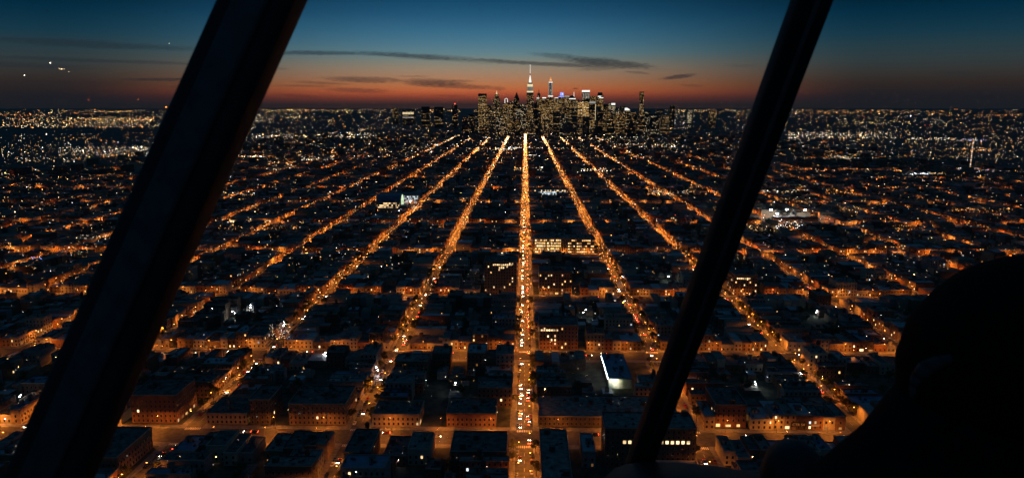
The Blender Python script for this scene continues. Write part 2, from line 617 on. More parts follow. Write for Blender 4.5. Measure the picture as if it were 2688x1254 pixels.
def make_building(x0, x1, y0, y1, h, wi, ri, label, faces='SEW', lit=.05, group='houses and shops of the near blocks', name='building', cat='building',
                  storey=3.2, pitch=2.7, ww=1.15, wh=1.7, litmats=('window_amber', 'window_warm', 'window_dim', 'window_cool'), shop=0.0, porch=.5, rng=R, extras=True, pit=None):
    cx, cy_ = (x0 + x1) / 2, (y0 + y1) / 2
    w_, d_ = x1 - x0, y1 - y0
    root = thing(name, label, cat, (cx, cy_, .15), group)
    mb = MB()
    shell(mb, w_, d_, h)
    mb.build('wall', WALLS[wi], root)
    mb = MB()
    mb.quad((-w_ / 2 + .3, -d_ / 2 + .3, h), (w_ / 2 - .3, -d_ / 2 + .3, h), (w_ / 2 - .3, d_ / 2 - .3, h), (-w_ / 2 + .3, d_ / 2 - .3, h))
    mb.build('roof', ROOFS[ri], root)
    mb = MB()
    wins = MB()
    nst = max(1, int(h / storey))
    for k, o, d, L, rot in face_frames(w_, d_, faces):
        nx, ny = d[1], -d[0]
        # cornice along the street wall
        p = (o[0] + d[0] * .0, o[1] + d[1] * .0)
        q = (o[0] + d[0] * L, o[1] + d[1] * L)
        xs = sorted((p[0], q[0], p[0] + nx * .35, q[0] + nx * .35))
        ys = sorted((p[1], q[1], p[1] + ny * .35, q[1] + ny * .35))
        mb.box(xs[0], xs[-1], ys[0], ys[-1], h + .05, h + .5)
        nc = max(1, int((L - .8) / pitch))
        for st in range(nst):
            z = .9 + st * storey
            if z + wh > h - .2:
                continue
            is_shop = st == 0 and rng.random() < shop
            for c in range(nc):
                s = L * (c + .5) / nc
                if is_shop:
                    if c % 2 == 0:
                        wo_ = obj('shop_window', WIN[rng.choice(('window_warm', 'window_amber', 'window_dim', 'window_dim', 'window_dim'))], root)
                        wo_.location = (o[0] + d[0] * s, o[1] + d[1] * s, .6)
                        wo_.rotation_euler.z = rot
                        wo_.scale = (rng.uniform(1.6, 3.2), 1, rng.uniform(1.2, 2.0))
                    continue
                if rng.random() < lit:
                    wo_ = obj('window', WIN[rng.choice(litmats)], root)
                    wo_.location = (o[0] + d[0] * s, o[1] + d[1] * s, z)
                    wo_.rotation_euler.z = rot
                    wo_.scale = (ww * 1.05, 1, wh)
                else:
                    window_box(wins, o, d, rot, s, z, ww, wh)
    mb.build('cornice', MATS['trim'], root)
    if wins.v:
        tag(wins.build('unlit_windows', [MATS['trim'], MATS['glass']], root), kind='stuff')
    if extras:
        hx, hy = max(.1, w_ / 2 - 2.4), max(.1, d_ / 2 - 2.4)
        if w_ > 6 and rng.random() < .75:
            obj('stair_hut', ME_HUT[wi], root, (rng.uniform(-hx, hx), rng.uniform(-hy * .2, hy), h))
        if rng.random() < .8:
            obj('chimney', ME_CHIM, root, (math.copysign(w_ / 2 - .9, rng.random() - .5), rng.uniform(-hy, hy), h))
        for _ in range(rng.choice((0, 1, 1, 2)) + int(w_ * d_ / 110)):
            v = obj('roof_vent', ME_VENT, root, (rng.uniform(-hx, hx), rng.uniform(-hy, hy), h))
            v.rotation_euler.z = rng.choice((0, pi / 2))
        for _ in range(int(w_ * d_ / 420)):
            obj('stair_hut', ME_HUT[wi], root, (rng.uniform(-hx, hx), rng.uniform(-hy, hy), h))
        for _ in range((rng.random() < .5) + int(w_ * d_ / 260)):
            obj('skylight', ME_SKYL, root, (rng.uniform(-hx, hx), rng.uniform(-hy, hy), h))
        if w_ > 11 and h > 9 and rng.random() < .35:
            obj('water_tank', ME_TANK, root, (rng.uniform(-hx, hx), rng.uniform(0, hy), h))
    if rng.random() < porch:
        k = rng.choice(('white_lamp', 'warm_lamp', 'warm_lamp'))
        f = face_frames(w_, d_, rng.choice(('S', 'E', 'W', 'N') if pit is None else pit))[0]
        s = f[3] * rng.uniform(.15, .85)
        pl = obj('wall_light', ME_PORCH[k], root, (f[1][0] + f[2][0] * s, f[1][1] + f[2][1] * s, rng.uniform(2.2, max(2.4, h - 1.5))))
        pl.rotation_euler.z = f[4]
    return root


def proj(x, y, z):
    d = Vector((x, y, z)) - EYE
    k = d.dot(FWD)
    if k < 1:
        return None
    return FW / 2 + FPX * d.dot(RGT) / k, FH / 2 - FPX * d.dot(UPV) / k, k


# places kept free for the buildings that stand out in the photograph: x0, x1, y0, y1
KEEP = []


def keep(x0, x1, y0, y1):
    KEEP.append((x0, x1, y0, y1))


SPECIAL = [
    # name, x0,x1,y0,y1,h, wall, roof, lit, label, kwargs
    ('warehouse', 60, 77, 496, 549, 7.0, 3, 3, .0, 'low warehouse with a floodlit white end wall beside the central street'),
    ('depot', 9, 84, 433, 466, 6.5, 4, 1, .0, 'wide dark flat roofed depot right of the central street past the crossing'),
    ('apartment_block', -43, -9, 756, 786, 36.0, 1, 0, .13, 'tall brown apartment block standing left of the central street, lit top floor'),
    ('apartment_block', 15, 50, 757, 785, 25.0, 1, 0, .16, 'twin winged apartment block standing right of the central street'),
    ('apartment_block', 12, 44, 580, 606, 20.5, 0, 0, .22, 'six storey brick block with a lit upper row right of the central street'),
    ('school', 13, 94, 975, 1004, 21.0, 2, 1, .0, 'long school building with four bright rows of amber windows'),
    ('brick_block', -250, -221, 433, 461, 18.5, 0, 0, .03, 'five storey red brick block on the corner of the second street left'),
    ('brick_block', -149, -113, 432, 462, 14.0, 1, 0, .04, 'broad brown brick block with a roof hut facing the nearest avenue'),
    ('brick_block', -174, -161, 432, 456, 16.5, 4, 0, .02, 'narrow dark brick block one lot along from a low roofed garage'),
    ('garage', -202, -176, 432, 458, 7.2, 2, 0, .03, 'low long garage on the corner where the second left street meets the avenue'),
    ('dark_block', 45, 95.5, 381, 402, 23.0, 4, 1, .0, 'big dark block with a single row of lit windows across its front'),
    ('office', 9, 24, 322, 398, 14.0, 4, 1, .0, 'tall narrow dark roofed office right of the central street at the bottom edge'),
    ('brick_block', 120, 139, 433, 462, 15.0, 0, 0, .04, 'dark red brick block behind the avenue beside the first street right'),
    ('corner_block', -41, -10, 376, 401, 11.0, 4, 0, .0, 'taller dark roofed corner block left of the central street at the nearest avenue'),
    ('corner_block', -99, -85, 372, 401, 12.0, 4, 0, .0, 'narrow tall block rising above its neighbours by the nearest avenue'),
    ('corner_block', -252, -220, 362, 400, 12.5, 1, 0, .03, 'corner block with a dark roof beside the second street left, nearest row'),
    ('apartment_block', 222, 246, 757, 785, 22.0, 1, 0, .16, 'brown apartment block with a bright roof line right of the second street'),
    ('shop_terrace', -96, -66, 431, 452, 8.0, 2, 0, .05, 'tan shop terrace with a lit doorway facing the nearest avenue'),
    ('shop_terrace', -49, -18, 431, 455, 9.0, 0, 0, .05, 'red brick terrace of narrow bays facing the nearest avenue by the central street'),
]
for s in SPECIAL:
    keep(s[1] - 1, s[2] + 1, s[3] - 1, s[4] + 1)
keep(46, 96, 402, 404)
for kz in ((-292, -216, 1385, 1447), (-306, -216, 1476, 1532), (13, 95, 1616, 1652), (-506, -424, 1218, 1257), (418, 508, 1222, 1300)):
    keep(*kz)


def free(x0, x1, y0, y1):
    for a, b, c, d in KEEP:
        if x0 < b and x1 > a and y0 < d and y1 > c:
            return False
    return True


LOTS = []


def lots_of_block(i, j, x0, x1, y0, y1, rng):
    dep = 22.0
    out = []

    def run(a, b, side):
        p, n = a, 0
        while p < b - 4:
            kind = rng.choice(('house', 'house', 'house', 'flats', 'shop', 'house', 'workshop'))
            wd = {'house': rng.uniform(5.6, 7.8), 'flats': rng.uniform(10, 15), 'shop': rng.uniform(7.5, 11), 'workshop': rng.uniform(11, 17)}[kind]
            wd *= 1.0 if j < 3 else 1.35
            if b - p - wd < 5:
                wd = b - p
            h = {'house': rng.uniform(7.6, 10.2), 'flats': rng.uniform(9.5, 14.5), 'shop': rng.uniform(5.0, 8), 'workshop': rng.uniform(5, 7)}[kind]
            if side == 'N' and j == 0:
                h = min(h, 9.5)
            dd = dep * rng.uniform(.72, 1.25 if side in 'WE' else 1.12)
            gap = 0.05
            if side == 'S':
                r = (p + gap, p + wd - gap, y0 + rng.uniform(0, .8), y0 + dd)
            elif side == 'N':
                r = (p + gap, p + wd - gap, y1 - dd, y1 - rng.uniform(0, .8))
            elif side == 'W':
                r = (x0 + rng.uniform(0, .8), x0 + dd, p + gap, p + wd - gap)
            else:
                r = (x1 - dd, x1 - rng.uniform(0, .8), p + gap, p + wd - gap)
            p += wd
            if rng.random() < .045:
                continue
            if free(*r):
                n += 1
                out.append((i, j, side, n, kind, r, h))
    run(x0, x1, 'S')
    run(x0, x1, 'N')
    run(y0 + dep * 1.14, y1 - dep * 1.14, 'W')
    run(y0 + dep * 1.14, y1 - dep * 1.14, 'E')
    # low buildings in the middle of the block
    n, yy = 0, y0 + dep * 1.2
    while yy < y1 - dep * 1.2 - 6:
        d_ = rng.uniform(7, 13)
        xx = x0 + dep * 1.3 + rng.uniform(0, 4)
        while xx < x1 - dep * 1.3 - 5:
            w_ = rng.uniform(6, 12)
            r = (xx, min(xx + w_, x1 - dep * 1.3), yy, min(yy + d_, y1 - dep * 1.15))
            if rng.random() < .62 and free(*r) and r[1] - r[0] > 4 and r[3] - r[2] > 4:
                n += 1
                out.append((i, j, 'M', n, 'shed', r, rng.uniform(3.2, 6.5)))
            xx += w_ + rng.uniform(1, 6)
        yy += d_ + rng.uniform(1.5, 6)
    return out


for (i, j, x0, x1, y0, y1) in BLOCKS:
    if j > 7:
        continue
    LOTS += lots_of_block(i, j, x0, x1, y0, y1, random.Random(1000 + 31 * i + 977 * j))
VIS = []
for l in LOTS:
    x0, x1, y0, y1 = l[5]
    ps = [proj(x, y, z) for x in (x0, x1) for y in (y0, y1) for z in (0, l[6])]
    if any(p is None for p in ps):
        continue
    xa, xb = min(p[0] for p in ps), max(p[0] for p in ps)
    ya, yb = min(p[1] for p in ps), max(p[1] for p in ps)
    if xb < -60 or xa > FW + 60 or ya > FH + 25 or yb < 0:
        continue
    hid = 1.0
    cxp, cyp = (xa + xb) / 2, (ya + yb) / 2
    if (cxp > 2360 and cyp > 860) or (cxp > 2200 and cyp > 1080):
        hid = .05
    axp = 690 - (690 - 130) * cyp / 1254
    if abs(cxp - axp) < 60:
        hid = .05
    VIS.append(((xb - xa) * (yb - ya) * hid, l))
VIS.sort(key=lambda t: -t[0])
NTH = 300 - len(SPECIAL)
THINGS = [l for _, l in VIS[:NTH]]
REST = [l for _, l in VIS[NTH:]]
EDGEN = {'M': 'inner yard', 'S': 'front edge', 'N': 'back edge', 'W': 'left edge', 'E': 'right edge'}
ROWN = ['nearest row', 'second row', 'third row', 'fourth row', 'fifth row', 'sixth row', 'seventh row', 'eighth row']
KN = {'shed': ('yard_building', 'building'), 'house': ('row_house', 'house'), 'flats': ('apartment_house', 'building'), 'shop': ('corner_shop', 'shop'), 'workshop': ('workshop', 'building')}
SHORT = {'shed': 'outbuilding', 'house': 'house', 'flats': 'flats', 'shop': 'shop', 'workshop': 'workshop'}
for (i, j, side, n, kind, r, h) in THINGS:
    wi = R.randrange(6)
    ri = R.choice((0, 0, 0, 0, 1, 1, 1, 2, 3) if kind != 'workshop' else (0, 1, 2, 3))
    lab = '%s %s, %s along %s, %s, %s' % (WNAME[wi], SHORT[kind], od(n), EDGEN[side], ROWN[j], block_name(i))
    faces = {'S': 'S', 'N': '', 'W': 'WS', 'E': 'ES', 'M': 'S'}[side]
    if side == 'S' and r[0] - (i * STEP + HALF_LINE) < 1:
        faces = 'SW'
    elif side == 'S' and (i + 1) * STEP - HALF_LINE - r[1] < 1:
        faces = 'SE'
    if side == 'N':
        faces = 'S'
    make_building(*r, h, wi, ri, lab, faces=faces, lit=.075 if side == 'S' else .045, name=KN[kind][0], cat=KN[kind][1],
                  shop=.22 if side == 'S' else 0, porch=.40, pit=('S', 'S', 'E', 'W') if side in 'NEWM' else ('S', 'N', 'N'))

# the rest of the low city: too many to tell apart
rest = MB()
glow = MB()
RR = random.Random(5)
for (i, j, side, n, kind, r, h) in REST:
    m = RR.randrange(6)
    rest.box(r[0], r[1], r[2], r[3], 0, h, m, top=6 + RR.choice((0, 0, 1, 1, 2)), bottom=False)
    if RR.random() < .5:
        cx, cy_ = RR.uniform(r[0] + 2, r[1] - 2), RR.uniform(r[2] + 2, r[3] - 2)
        rest.box(cx - 1.5, cx + 1.5, cy_ - 1.3, cy_ + 1.3, h, h + 2.5, m, top=6, bottom=False)
    if side == 'S':
        wd = r[1] - r[0]
        nc = max(1, int(wd / 3))
        for st in range(max(1, int(h / 3.2))):
            for c in range(nc):
                x = r[0] + wd * (c + .5) / nc
                z = .9 + 3.2 * st
                if z + 1.7 < h:
                    k = RR.random()
                    mm = 9 if k > .14 else RR.choice((10, 10, 11, 12))
                    rest.quad((x - .6, r[2] - .05, z), (x + .6, r[2] - .05, z), (x + .6, r[2] - .05, z + 1.7), (x - .6, r[2] - .05, z + 1.7), mm)
    elif side in 'WE' and RR.random() < .7:
        xx = r[0] - .05 if side == 'W' else r[1] + .05
        dd = r[3] - r[2]
        for c in range(int(dd / 4)):
            y = r[2] + 2 + 4 * c
            for z in (.9, 4.1):
                if RR.random() < .25 and z + 1.7 < h:
                    mm = RR.choice((10, 10, 11, 12))
                    q = [(xx, y - .6, z), (xx, y + .6, z), (xx, y + .6, z + 1.7), (xx, y - .6, z + 1.7)]
                    rest.quad(*q, mm)
for (i, j, x0, x1, y0, y1) in BLOCKS:
    if j <= 7:
        continue
    rb = random.Random(77 + i * 13 + j * 101)
    for sx in range(4):
        for sy in range(6):
            a, b = x0 + (x1 - x0) * sx / 4, x0 + (x1 - x0) * (sx + 1) / 4
            c, d = y0 + (y1 - y0) * sy / 6, y0 + (y1 - y0) * (sy + 1) / 6
            if rb.random() < .12 or not free(a, b, c, d):
                continue
            h = rb.uniform(5, 12) if rb.random() < .93 else rb.uniform(14, 28)
            rest.box(a + rb.uniform(0, 3), b - rb.uniform(0, 3), c + rb.uniform(0, 4), d - rb.uniform(0, 8), 0, h, rb.randrange(6), top=6, bottom=False)
tag(rest.build('low_rise_city', WALLS + [ROOFS[0], ROOFS[1], ROOFS[2], MATS['glass'], MATS['window_amber'], MATS['window_dim'], MATS['window_warm']]),
    'dark low houses of the far blocks stretching to the skyline', 'houses', kind='stuff')

# the buildings that stand out
SP = []
for nm, x0, x1, y0, y1, h, wi, ri, lit, lab in SPECIAL:
    o = make_building(x0, x1, y0, y1, h, wi, ri, lab, faces='SEW' if nm not in ('warehouse',) else 'W', lit=lit, group=None, name=nm,
                      litmats=('window_warm', 'window_amber', 'window_warm'), porch=.0, shop=.3 if nm in ('brick_block', 'shop_terrace', 'apartment_block') else 0)
    SP.append(o)
# school: four bright rows
sch = SP[5]
for st in range(5):
    for c in range(34):
        if (15 <= c <= 18) or (c > 18 and R.random() < .25) or R.random() < .06:
            continue
        o = obj('window', WIN[R.choice(('window_warm', 'window_amber', 'window_amber', 'window_dim'))], sch, (-39 + c * 2.36, -14.52, 1.6 + st * 3.9))
        o.scale = (1.9, 1, 2.2 if c < 15 else 1.6)
# bright upper rows on the flats
for o, z, a, b in ((SP[2], 33.0, -7, 13), (SP[2], 29.8, -1, 4), (SP[4], 17.0, -14, -1), (SP[16], 19.0, -9, 5)):
    x = a
    fy = -((SPECIAL[SP.index(o)][4] - SPECIAL[SP.index(o)][3]) / 2)
    while x < b:
        q = obj('window', WIN['window_warm'], o, (x, fy - .07, z - 1.2))
        q.scale = (1.5, 1, 1.5)
        x += 2.1
# warehouse floodlight: a strip lamp along the eave and a lamp over the end wall
wh = SP[0]
b = MB()
b.box(-8.95, -8.70, -26, 22, 6.9, 7.15, 0)
b.quad((-8.96, -26, 6.92), (-8.96, 22, 6.92), (-8.96, 22, 7.13), (-8.96, -26, 7.13), 1)
b.quad((-8.94, -26, 7.155), (-8.71, -26, 7.155), (-8.71, 22, 7.155), (-8.94, 22, 7.155), 1)
b.build('eave_light', [MATS['metal'], MATS['flood_strip']], wh)
b = MB()
b.tube((-5.8, -26.5, 6.6), (-5.8, -30.8, 7.6), .06, .05)
b.box(-6.3, -5.3, -31.1, -30.8, 7.3, 7.8, 0)
b.quad((-6.2, -30.79, 7.25), (-5.4, -30.79, 7.25), (-5.4, -30.55, 7.75), (-6.2, -30.55, 7.75), 1)
b.build('floodlight', [MATS['dark_metal'], MATS['white_lens']], wh)
b = MB()
b.box(-8.4, 8.4, -26.62, -26.53, .2, 6.9, 0)
b.build('end_wall', WALLS[5], wh)
hl = SP[10]
for c in range(13):
    b = obj('window', WIN['window_warm'], hl, (-14.5 + c * 2.95, -10.58, 14.0))
    b.scale = (1.7, 1, 1.9)
# sign letters on a dark building at the right
sg = thing('roof_sign', 'dim orange lettered sign on a dark roof near the pilot', 'sign')
pp = at_y(2096, 1117, 430.0)
cu = bpy.data.curves.new('lettering', 'FONT')
cu.body = 'CTR 54'
cu.size = 2.4
cu.align_x = 'CENTER'
cu.extrude = .03
cu.materials.append(MATS['sign_orange'])
tmp = bpy.data.objects.new('lettering_curve', cu)
t = obj('lettering', bpy.data.meshes.new_from_object(tmp), sg)
bpy.data.objects.remove(tmp)
t.location = pp
t.rotation_euler.x = pi / 2
b = MB()
b.box(pp.x - 4.6, pp.x + 4.6, pp.y + .08, pp.y + .3, pp.z - .6, pp.z + 2.4, 0)
for dx in (-4, 0, 4):
    b.tube((pp.x + dx, pp.y + .2, 0.1), (pp.x + dx, pp.y + .2, pp.z - .5), .12, .12)
b.build('sign_board', MATS['dark_metal'], sg)
b = MB()
p2 = at_y(2140, 1117, 430.0)
b.box(p2.x - 2.6, p2.x + 2.6, pp.y - .1, pp.y + .1, p2.z - .5, p2.z + .8)
b.build('lit_panel', MATS['sign_orange'], sg)

# ------------------------------------------------------------------ landmarks in the middle distance
def lit_rows(root, x0, x1, y, zs, step, ww, wh, mat, p=1.0, name='window', rng=R):
    for z in zs:
        x = x0
        while x < x1:
            if rng.random() < p:
                o = obj(name, WIN[mat], root, (x, y, z))
                o.scale = (ww, 1, wh)
            x += step


hall = thing('arched_hall', 'dark barrel roofed hall with a glowing glass arch end, left of the central street', 'hall', (-262, 1414, .15))
b = MB()
N = 12
for k in range(N):
    a0, a1 = pi * k / N, pi * (k + 1) / N
    p = [(-26 + 0, 16 * cos(a), 14 + 13 * sin(a)) for a in (a0, a1)]
    q = [(22, v[1], v[2]) for v in p]
    b.quad(p[0], q[0], q[1], p[1])
b.build('barrel_roof', ROOFS[3], hall, smooth=True)
b = MB()
b.box(-26, 22, -16, 16, 0, 14)
b.build('wall', WALLS[3], hall)
b = MB()
for k in range(N):
    a0, a1 = pi * k / N, pi * (k + 1) / N
    b.quad((22.2, 15.5 * cos(a0), 14 + 12.6 * sin(a0)), (22.2, 15.5 * cos(a1), 14 + 12.6 * sin(a1)), (22.2, 15.5 * cos(a1), 6), (22.2, 15.5 * cos(a0), 6))
b.build('glass_arch', MATS['window_green'], hall)
lit_rows(hall, -24, 21, -16.05, (2.5, 6.2, 10.2), 2.6, 2.3, 1.7, 'window_warm', .75)
gl = thing('glass_building', 'white lit glass college building behind the barrel roofed hall', 'building', (-260, 1503, .15))
b = MB()
b.box(-43, 43, -25, 25, 0, 17)
b.build('wall', WALLS[3], gl)
b = MB()
b.box(-43.4, 43.4, -25.4, 25.4, 17, 17.6)
b.build('roof', ROOFS[1], gl)
lit_rows(gl, -41, 42, -25.05, (1, 4.9, 8.8, 12.7), 2.9, 2.3, 2.7, 'window_cool', .72)
yd = thing('floodlight_mast', 'white floodlight mast in the yard beside the barrel roofed hall', 'lamp', (-226, 1425, .15), 'floodlight masts')
b = MB()
b.tube((0, 0, 0), (0, 0, 12), .2, .1)
b.build('mast', MATS['metal'], yd)
b = MB()
b.frustum(0, 0, 11.2, 11.8, .9, .5, .5, .3, 0, mb=1)
b.build('lamp_head', [MATS['white_lamp'], MATS['white_lens']], yd)
wb = thing('office_block', 'long office block with white lit floors right of the central street', 'building', (54, 1634, .15))
b = MB()
b.box(-40, 40, -15, 15, 0, 14)
b.build('wall', WALLS[3], wb)
b = MB()
b.box(-40.4, 40.4, -15.4, 15.4, 14, 14.5)
b.build('roof', ROOFS[1], wb)
lit_rows(wb, -38, 39, -15.05, (1.5, 5.4), 2.9, 2.6, 2.9, 'window_cool', .8)
lit_rows(wb, -38, 39, -15.05, (9.6,), 2.9, 2.4, 2.0, 'window_warm', .5)
ml = thing('shopping_arcade', 'long low shopping arcade with glowing amber shop fronts beside the fourth street left', 'shop', (-465, 1237, .15))
b = MB()
b.box(-38, 38, -16, 16, 0, 9)
b.build('wall', WALLS[2], ml)
b = MB()
b.box(-39, 39, -17.5, 17, 9, 9.6)
b.build('roof', ROOFS[1], ml)
lit_rows(ml, -36, 37, -16.05, (1.0,), 4.4, 3.4, 4.2, 'window_warm', .85, 'shop_window')
st = thing('sports_ground', 'floodlit sports ground with a white lit stand and light masts', 'sports ground', (462, 1258, .15))
b = MB()
b.box(-44, 44, -34, 40, 0, .1)
b.build('pitch', MATS['yard'], st)
b = MB()
for k in range(8):
    b.box(-40, 36, -30 + k * 1.6 + .01, -28.4 + k * 1.6, 0, 1.2 + k * 1.1, 0)
b.build('stand', WALLS[3], st)
b = MB()
b.box(-41, 37, -16.9, -16.5, 0, 11.5)
b.box(-41, 37, -24, -16.45, 11.5, 11.9)
b.build('stand_roof', MATS['metal'], st)
for (mx, my) in ((-30, 24), (0, 30), (30, 24), (-34, -22)):
    b = MB()
    b.tube((mx, my, 0), (mx, my, 17), .25, .12)
    mm = b.build('mast', MATS['metal'], st)
    b = MB()
    b.frustum(mx, my, 16.2, 17.4, 1.7, .5, 1.7, .3, 0, mb=1)
    b.build('lamp_head', [MATS['white_lamp'], MATS['white_lens']], mm)
b = MB()
for k in range(23):
    b.box(-38 + k * 3.1, -36.2 + k * 3.1, -16.45, -16.35, 9.2, 10.8)
b.build('stand_lights', MATS['flood_strip'], st)

# lots with white lamps: lit yards and car parks
LOTL = [(745, 868, 5, 'car lot'), (2095, 1010, 2, 'yard'), (1975, 1030, 2, 'yard'), (845, 955, 3, 'yard'), (655, 820, 2, 'yard'), (1645, 742, 3, 'yard'),
        (1760, 738, 2, 'yard'), (1290, 735, 2, 'yard'), (2140, 835, 2, 'garden'), (60, 1075, 3, 'yard'), (980, 980, 2, 'yard'), (1190, 1030, 2, 'yard'), (1230, 795, 2, 'yard'),
        (2035, 985, 2, 'yard'), (620, 835, 2, 'yard'), (1535, 835, 2, 'garden')]
LAMPN = {}
for (px, py, n, what) in LOTL:
    gp = ground(px, py)
    for k in range(n):
        bi = int(math.floor(gp.x / STEP))
        bj = max(0, sum(1 for bb in BASE if bb < gp.y) - 1)
        nth = LAMPN[(bi, bj)] = LAMPN.get((bi, bj), 0) + 1
        t = thing('yard_lamp', '%s white %s lamp, %s, %s' % (od(nth), what, ROWN[bj], block_name(bi)), 'lamp', (gp.x + R.uniform(-5, 5), gp.y + R.uniform(-7, 7), .15), 'white lamps in yards and car parks')
        b = MB()
        hh = R.uniform(4.5, 8.5)
        b.tube((0, 0, 0), (0, 0, hh), .09, .06)
        b.build('pole', MATS['dark_metal'], t)
        b = MB()
        b.frustum(0, 0, hh - .15, hh + .15, .22, .22, .14, .14, 0, mb=1)
        b.build('lamp_head', [MATS['white_lamp'], MATS['yard_lens'] if k == 0 else MATS['white_lamp']], t)

# ------------------------------------------------------------------ street lamps
POLE = MB()
POLE.tube((0, 0, 0), (0, 0, .9), .16, .14, 6)
POLE.tube((0, 0, .9), (0, 0, 8.7), .10, .07, 6)
ARM = MB()
ARM.tube((0, 0, 8.5), (.9, 0, 9.0), .06, .05, 5)
ARM.tube((.9, 0, 9.0), (2.1, 0, 9.1), .05, .045, 5)
HEAD = MB()
HEAD.frustum(2.45, 0, 9.02, 9.22, .46, .17, .26, .08, 0)
LENS = MB()
LENS.frustum(2.5, 0, 8.84, 9.015, .24, .12, .38, .15, 0, mb=1)
ME_POLE, ME_ARM, ME_HEAD = POLE.mesh('pole', [MATS['metal']]), ARM.mesh('arm', [MATS['metal']]), HEAD.mesh('lamp_housing', [MATS['dark_metal']])
ME_LENS = LENS.mesh('lens', [MATS['sodium_lens_side'], MATS['sodium_lens']])
LAMPS = []   # x, y, rotation, phrase
for i in range(-NS, NS + 1):
    a = abs(i)
    sp = 23.0 if a == 0 else 27.0 if a <= 2 else 32.0 if a <= 3 else 34.0 if a <= 4 else 46.0 if a <= 7 else 80.0
    for side in (-1, 1):
        y, n = 322.0 + (sp / 2 if side > 0 else 0), 0
        rl = random.Random(i * 7 + side)
        while y < (5000 if a == 0 else 4300 if a < 5 else 3000 if a < 9 else 2000):
            n += 1
            yy = y + rl.uniform(-5, 5)
            if y > 3500 and rl.random() < (y - 3500) / 1600:
                y += sp
                continue
            y += sp
            if any(bb - AVE + 3 < yy < bb - 3 for bb in BASE):
                continue
            if rl.random() < (.10 if a <= 2 else .16 if a <= 4 else .18) or (a and sin(yy * .011 + i * 2.1 + side) > .80):
                continue
            LAMPS.append((i * STEP + side * (HALF_ROAD + .5), yy, pi if side > 0 else 0.0,
                          'along %s kerb of %s' % ('right' if side > 0 else 'left', street_name(i))))
for j in range(1, len(BASE)):
    for side in (-1, 1):
        yk = BASE[j] - SIDE + .5 if side > 0 else BASE[j] - AVE + SIDE - .5
        rl = random.Random(j * 17 + side)
        for i in range(-NS, NS):
            for k, fr in enumerate((.2, .5, .8) if j < 5 else (.3, .75)):
                if rl.random() < (.12 if j < 5 else .4 if j < 8 else .65):
                    continue
                LAMPS.append(((i + fr) * STEP, yk, -pi / 2 if side > 0 else pi / 2,
                              'on %s kerb of %s, %s' % ('far' if side > 0 else 'near', ave_name(j), block_name(i))))


def hidden(px, py):
    axp = 690 - (690 - 130) * py / 1254
    if abs(px - axp) < 105:
        return True
    axr = 2131 - (2131 - 1680) * py / 1210
    if abs(px - axr) < 40:
        return True
    return (px > 2350 and py > 880) or (px > 2200 and py > 1080)


def in_frame(x, y, z, mx=5):
    p = proj(x, y, z)
    return p is not None and -mx < p[0] < FW + mx and -mx < p[1] < FH + mx and not hidden(p[0], p[1])


NL = 0
LN = {}
far_l = MB()
LAMPS.sort(key=lambda t: (t[0] ** 2 + t[1] ** 2))
for x, y, rz, ph in LAMPS:
    if NL < 300 and ph and in_frame(x, y, 9):
        NL += 1
        LN[ph] = LN.get(ph, 0) + 1
        t = thing('street_lamp', 'orange street lamp, %s %s' % (od(LN[ph]), ph), 'street lamp', (x, y, .15), 'orange street lamps')
        t.rotation_euler.z = rz
        obj('pole', ME_POLE, t)
        obj('arm', ME_ARM, t)
        hd = obj('lamp_housing', ME_HEAD, t)
        obj('lens', ME_LENS, hd)
    else:
        p = proj(x, y, 9)
        if p is None or p[0] < -200 or p[0] > FW + 200 or p[1] > FH + 150:
            continue
        cx, cy_ = x + 2.5 * cos(rz), y + 2.5 * sin(rz)
        far_l.frustum(cx, cy_, 8.95, 9.13, .26, .26, .32, .32, 0, mb=1)
        far_l.frustum(cx, cy_, 9.135, 9.3, .36, .36, .15, .15, 2)
tag(far_l.build('distant_street_lamps', [MATS['sodium_far_side'], MATS['sodium_lens'], MATS['dark_metal']]),
    'rows of orange street lamps on the far streets and avenues', 'street lamps', kind='stuff')

# ------------------------------------------------------------------ cars
PROF = [(-2.2, .32), (-2.25, .62), (-2.15, .92), (-1.55, .98), (-.95, 1.42), (.45, 1.44), (1.15, .98), (2.0, .82), (2.25, .62), (2.2, .32)]


def car_body():
    b_ = MB()
    n = len(PROF)
    wid = [.86 if z < 1.1 else .62 for _, z in PROF]
    for sx in (-1, 1):
        for (y, z), w_ in zip(PROF, wid):
            b_.v.append((sx * w_, y, z))
    for k in range(n):
        l = (k + 1) % n
        b_.f.append((k, l, n + l, n + k))
        b_.mi.append(0)
    b_.f += [tuple(reversed(range(n))), tuple(range(n, 2 * n))]
    b_.mi += [0, 0]
    return b_


GL = MB()
GL.quad((-.60, .52, 1.40), (.60, .52, 1.40), (.80, 1.13, 1.01), (-.80, 1.13, 1.01))
GL.quad((.60, -1.0, 1.395), (-.60, -1.0, 1.395), (-.80, -1.56, 1.01), (.80, -1.56, 1.01))
for sx in (-1, 1):
    GL.quad((sx * .655, -.85, 1.38), (sx * .655, .4, 1.38), (sx * .80, .95, 1.04), (sx * .80, -1.3, 1.04))
for v in range(len(GL.v)):
    GL.v[v] = (GL.v[v][0] * 1.01, GL.v[v][1] * 1.012, GL.v[v][2] + .012)
ME_GL = GL.mesh('windows', [MATS['glass']])
WH = MB()
WH.tube((-.1, 0, 0), (.1, 0, 0), .33, .33, 10)
WH.tube((-.11, 0, 0), (.11, 0, 0), .18, .18, 6, 1)
ME_WH = WH.mesh('wheel', [MATS['tyre'], MATS['metal']])
HLT = MB()
HLT.box(-.24, .24, -.02, .06, -.10, .12)
ME_HL = HLT.mesh('headlight', [MATS['head_light']])
ME_TL = HLT.mesh('tail_light', [MATS['tail_light']])
ME_HL0 = HLT.mesh('headlight', [MATS['glass']])
ME_TL0 = HLT.mesh('tail_light', [MATS['car_red']])
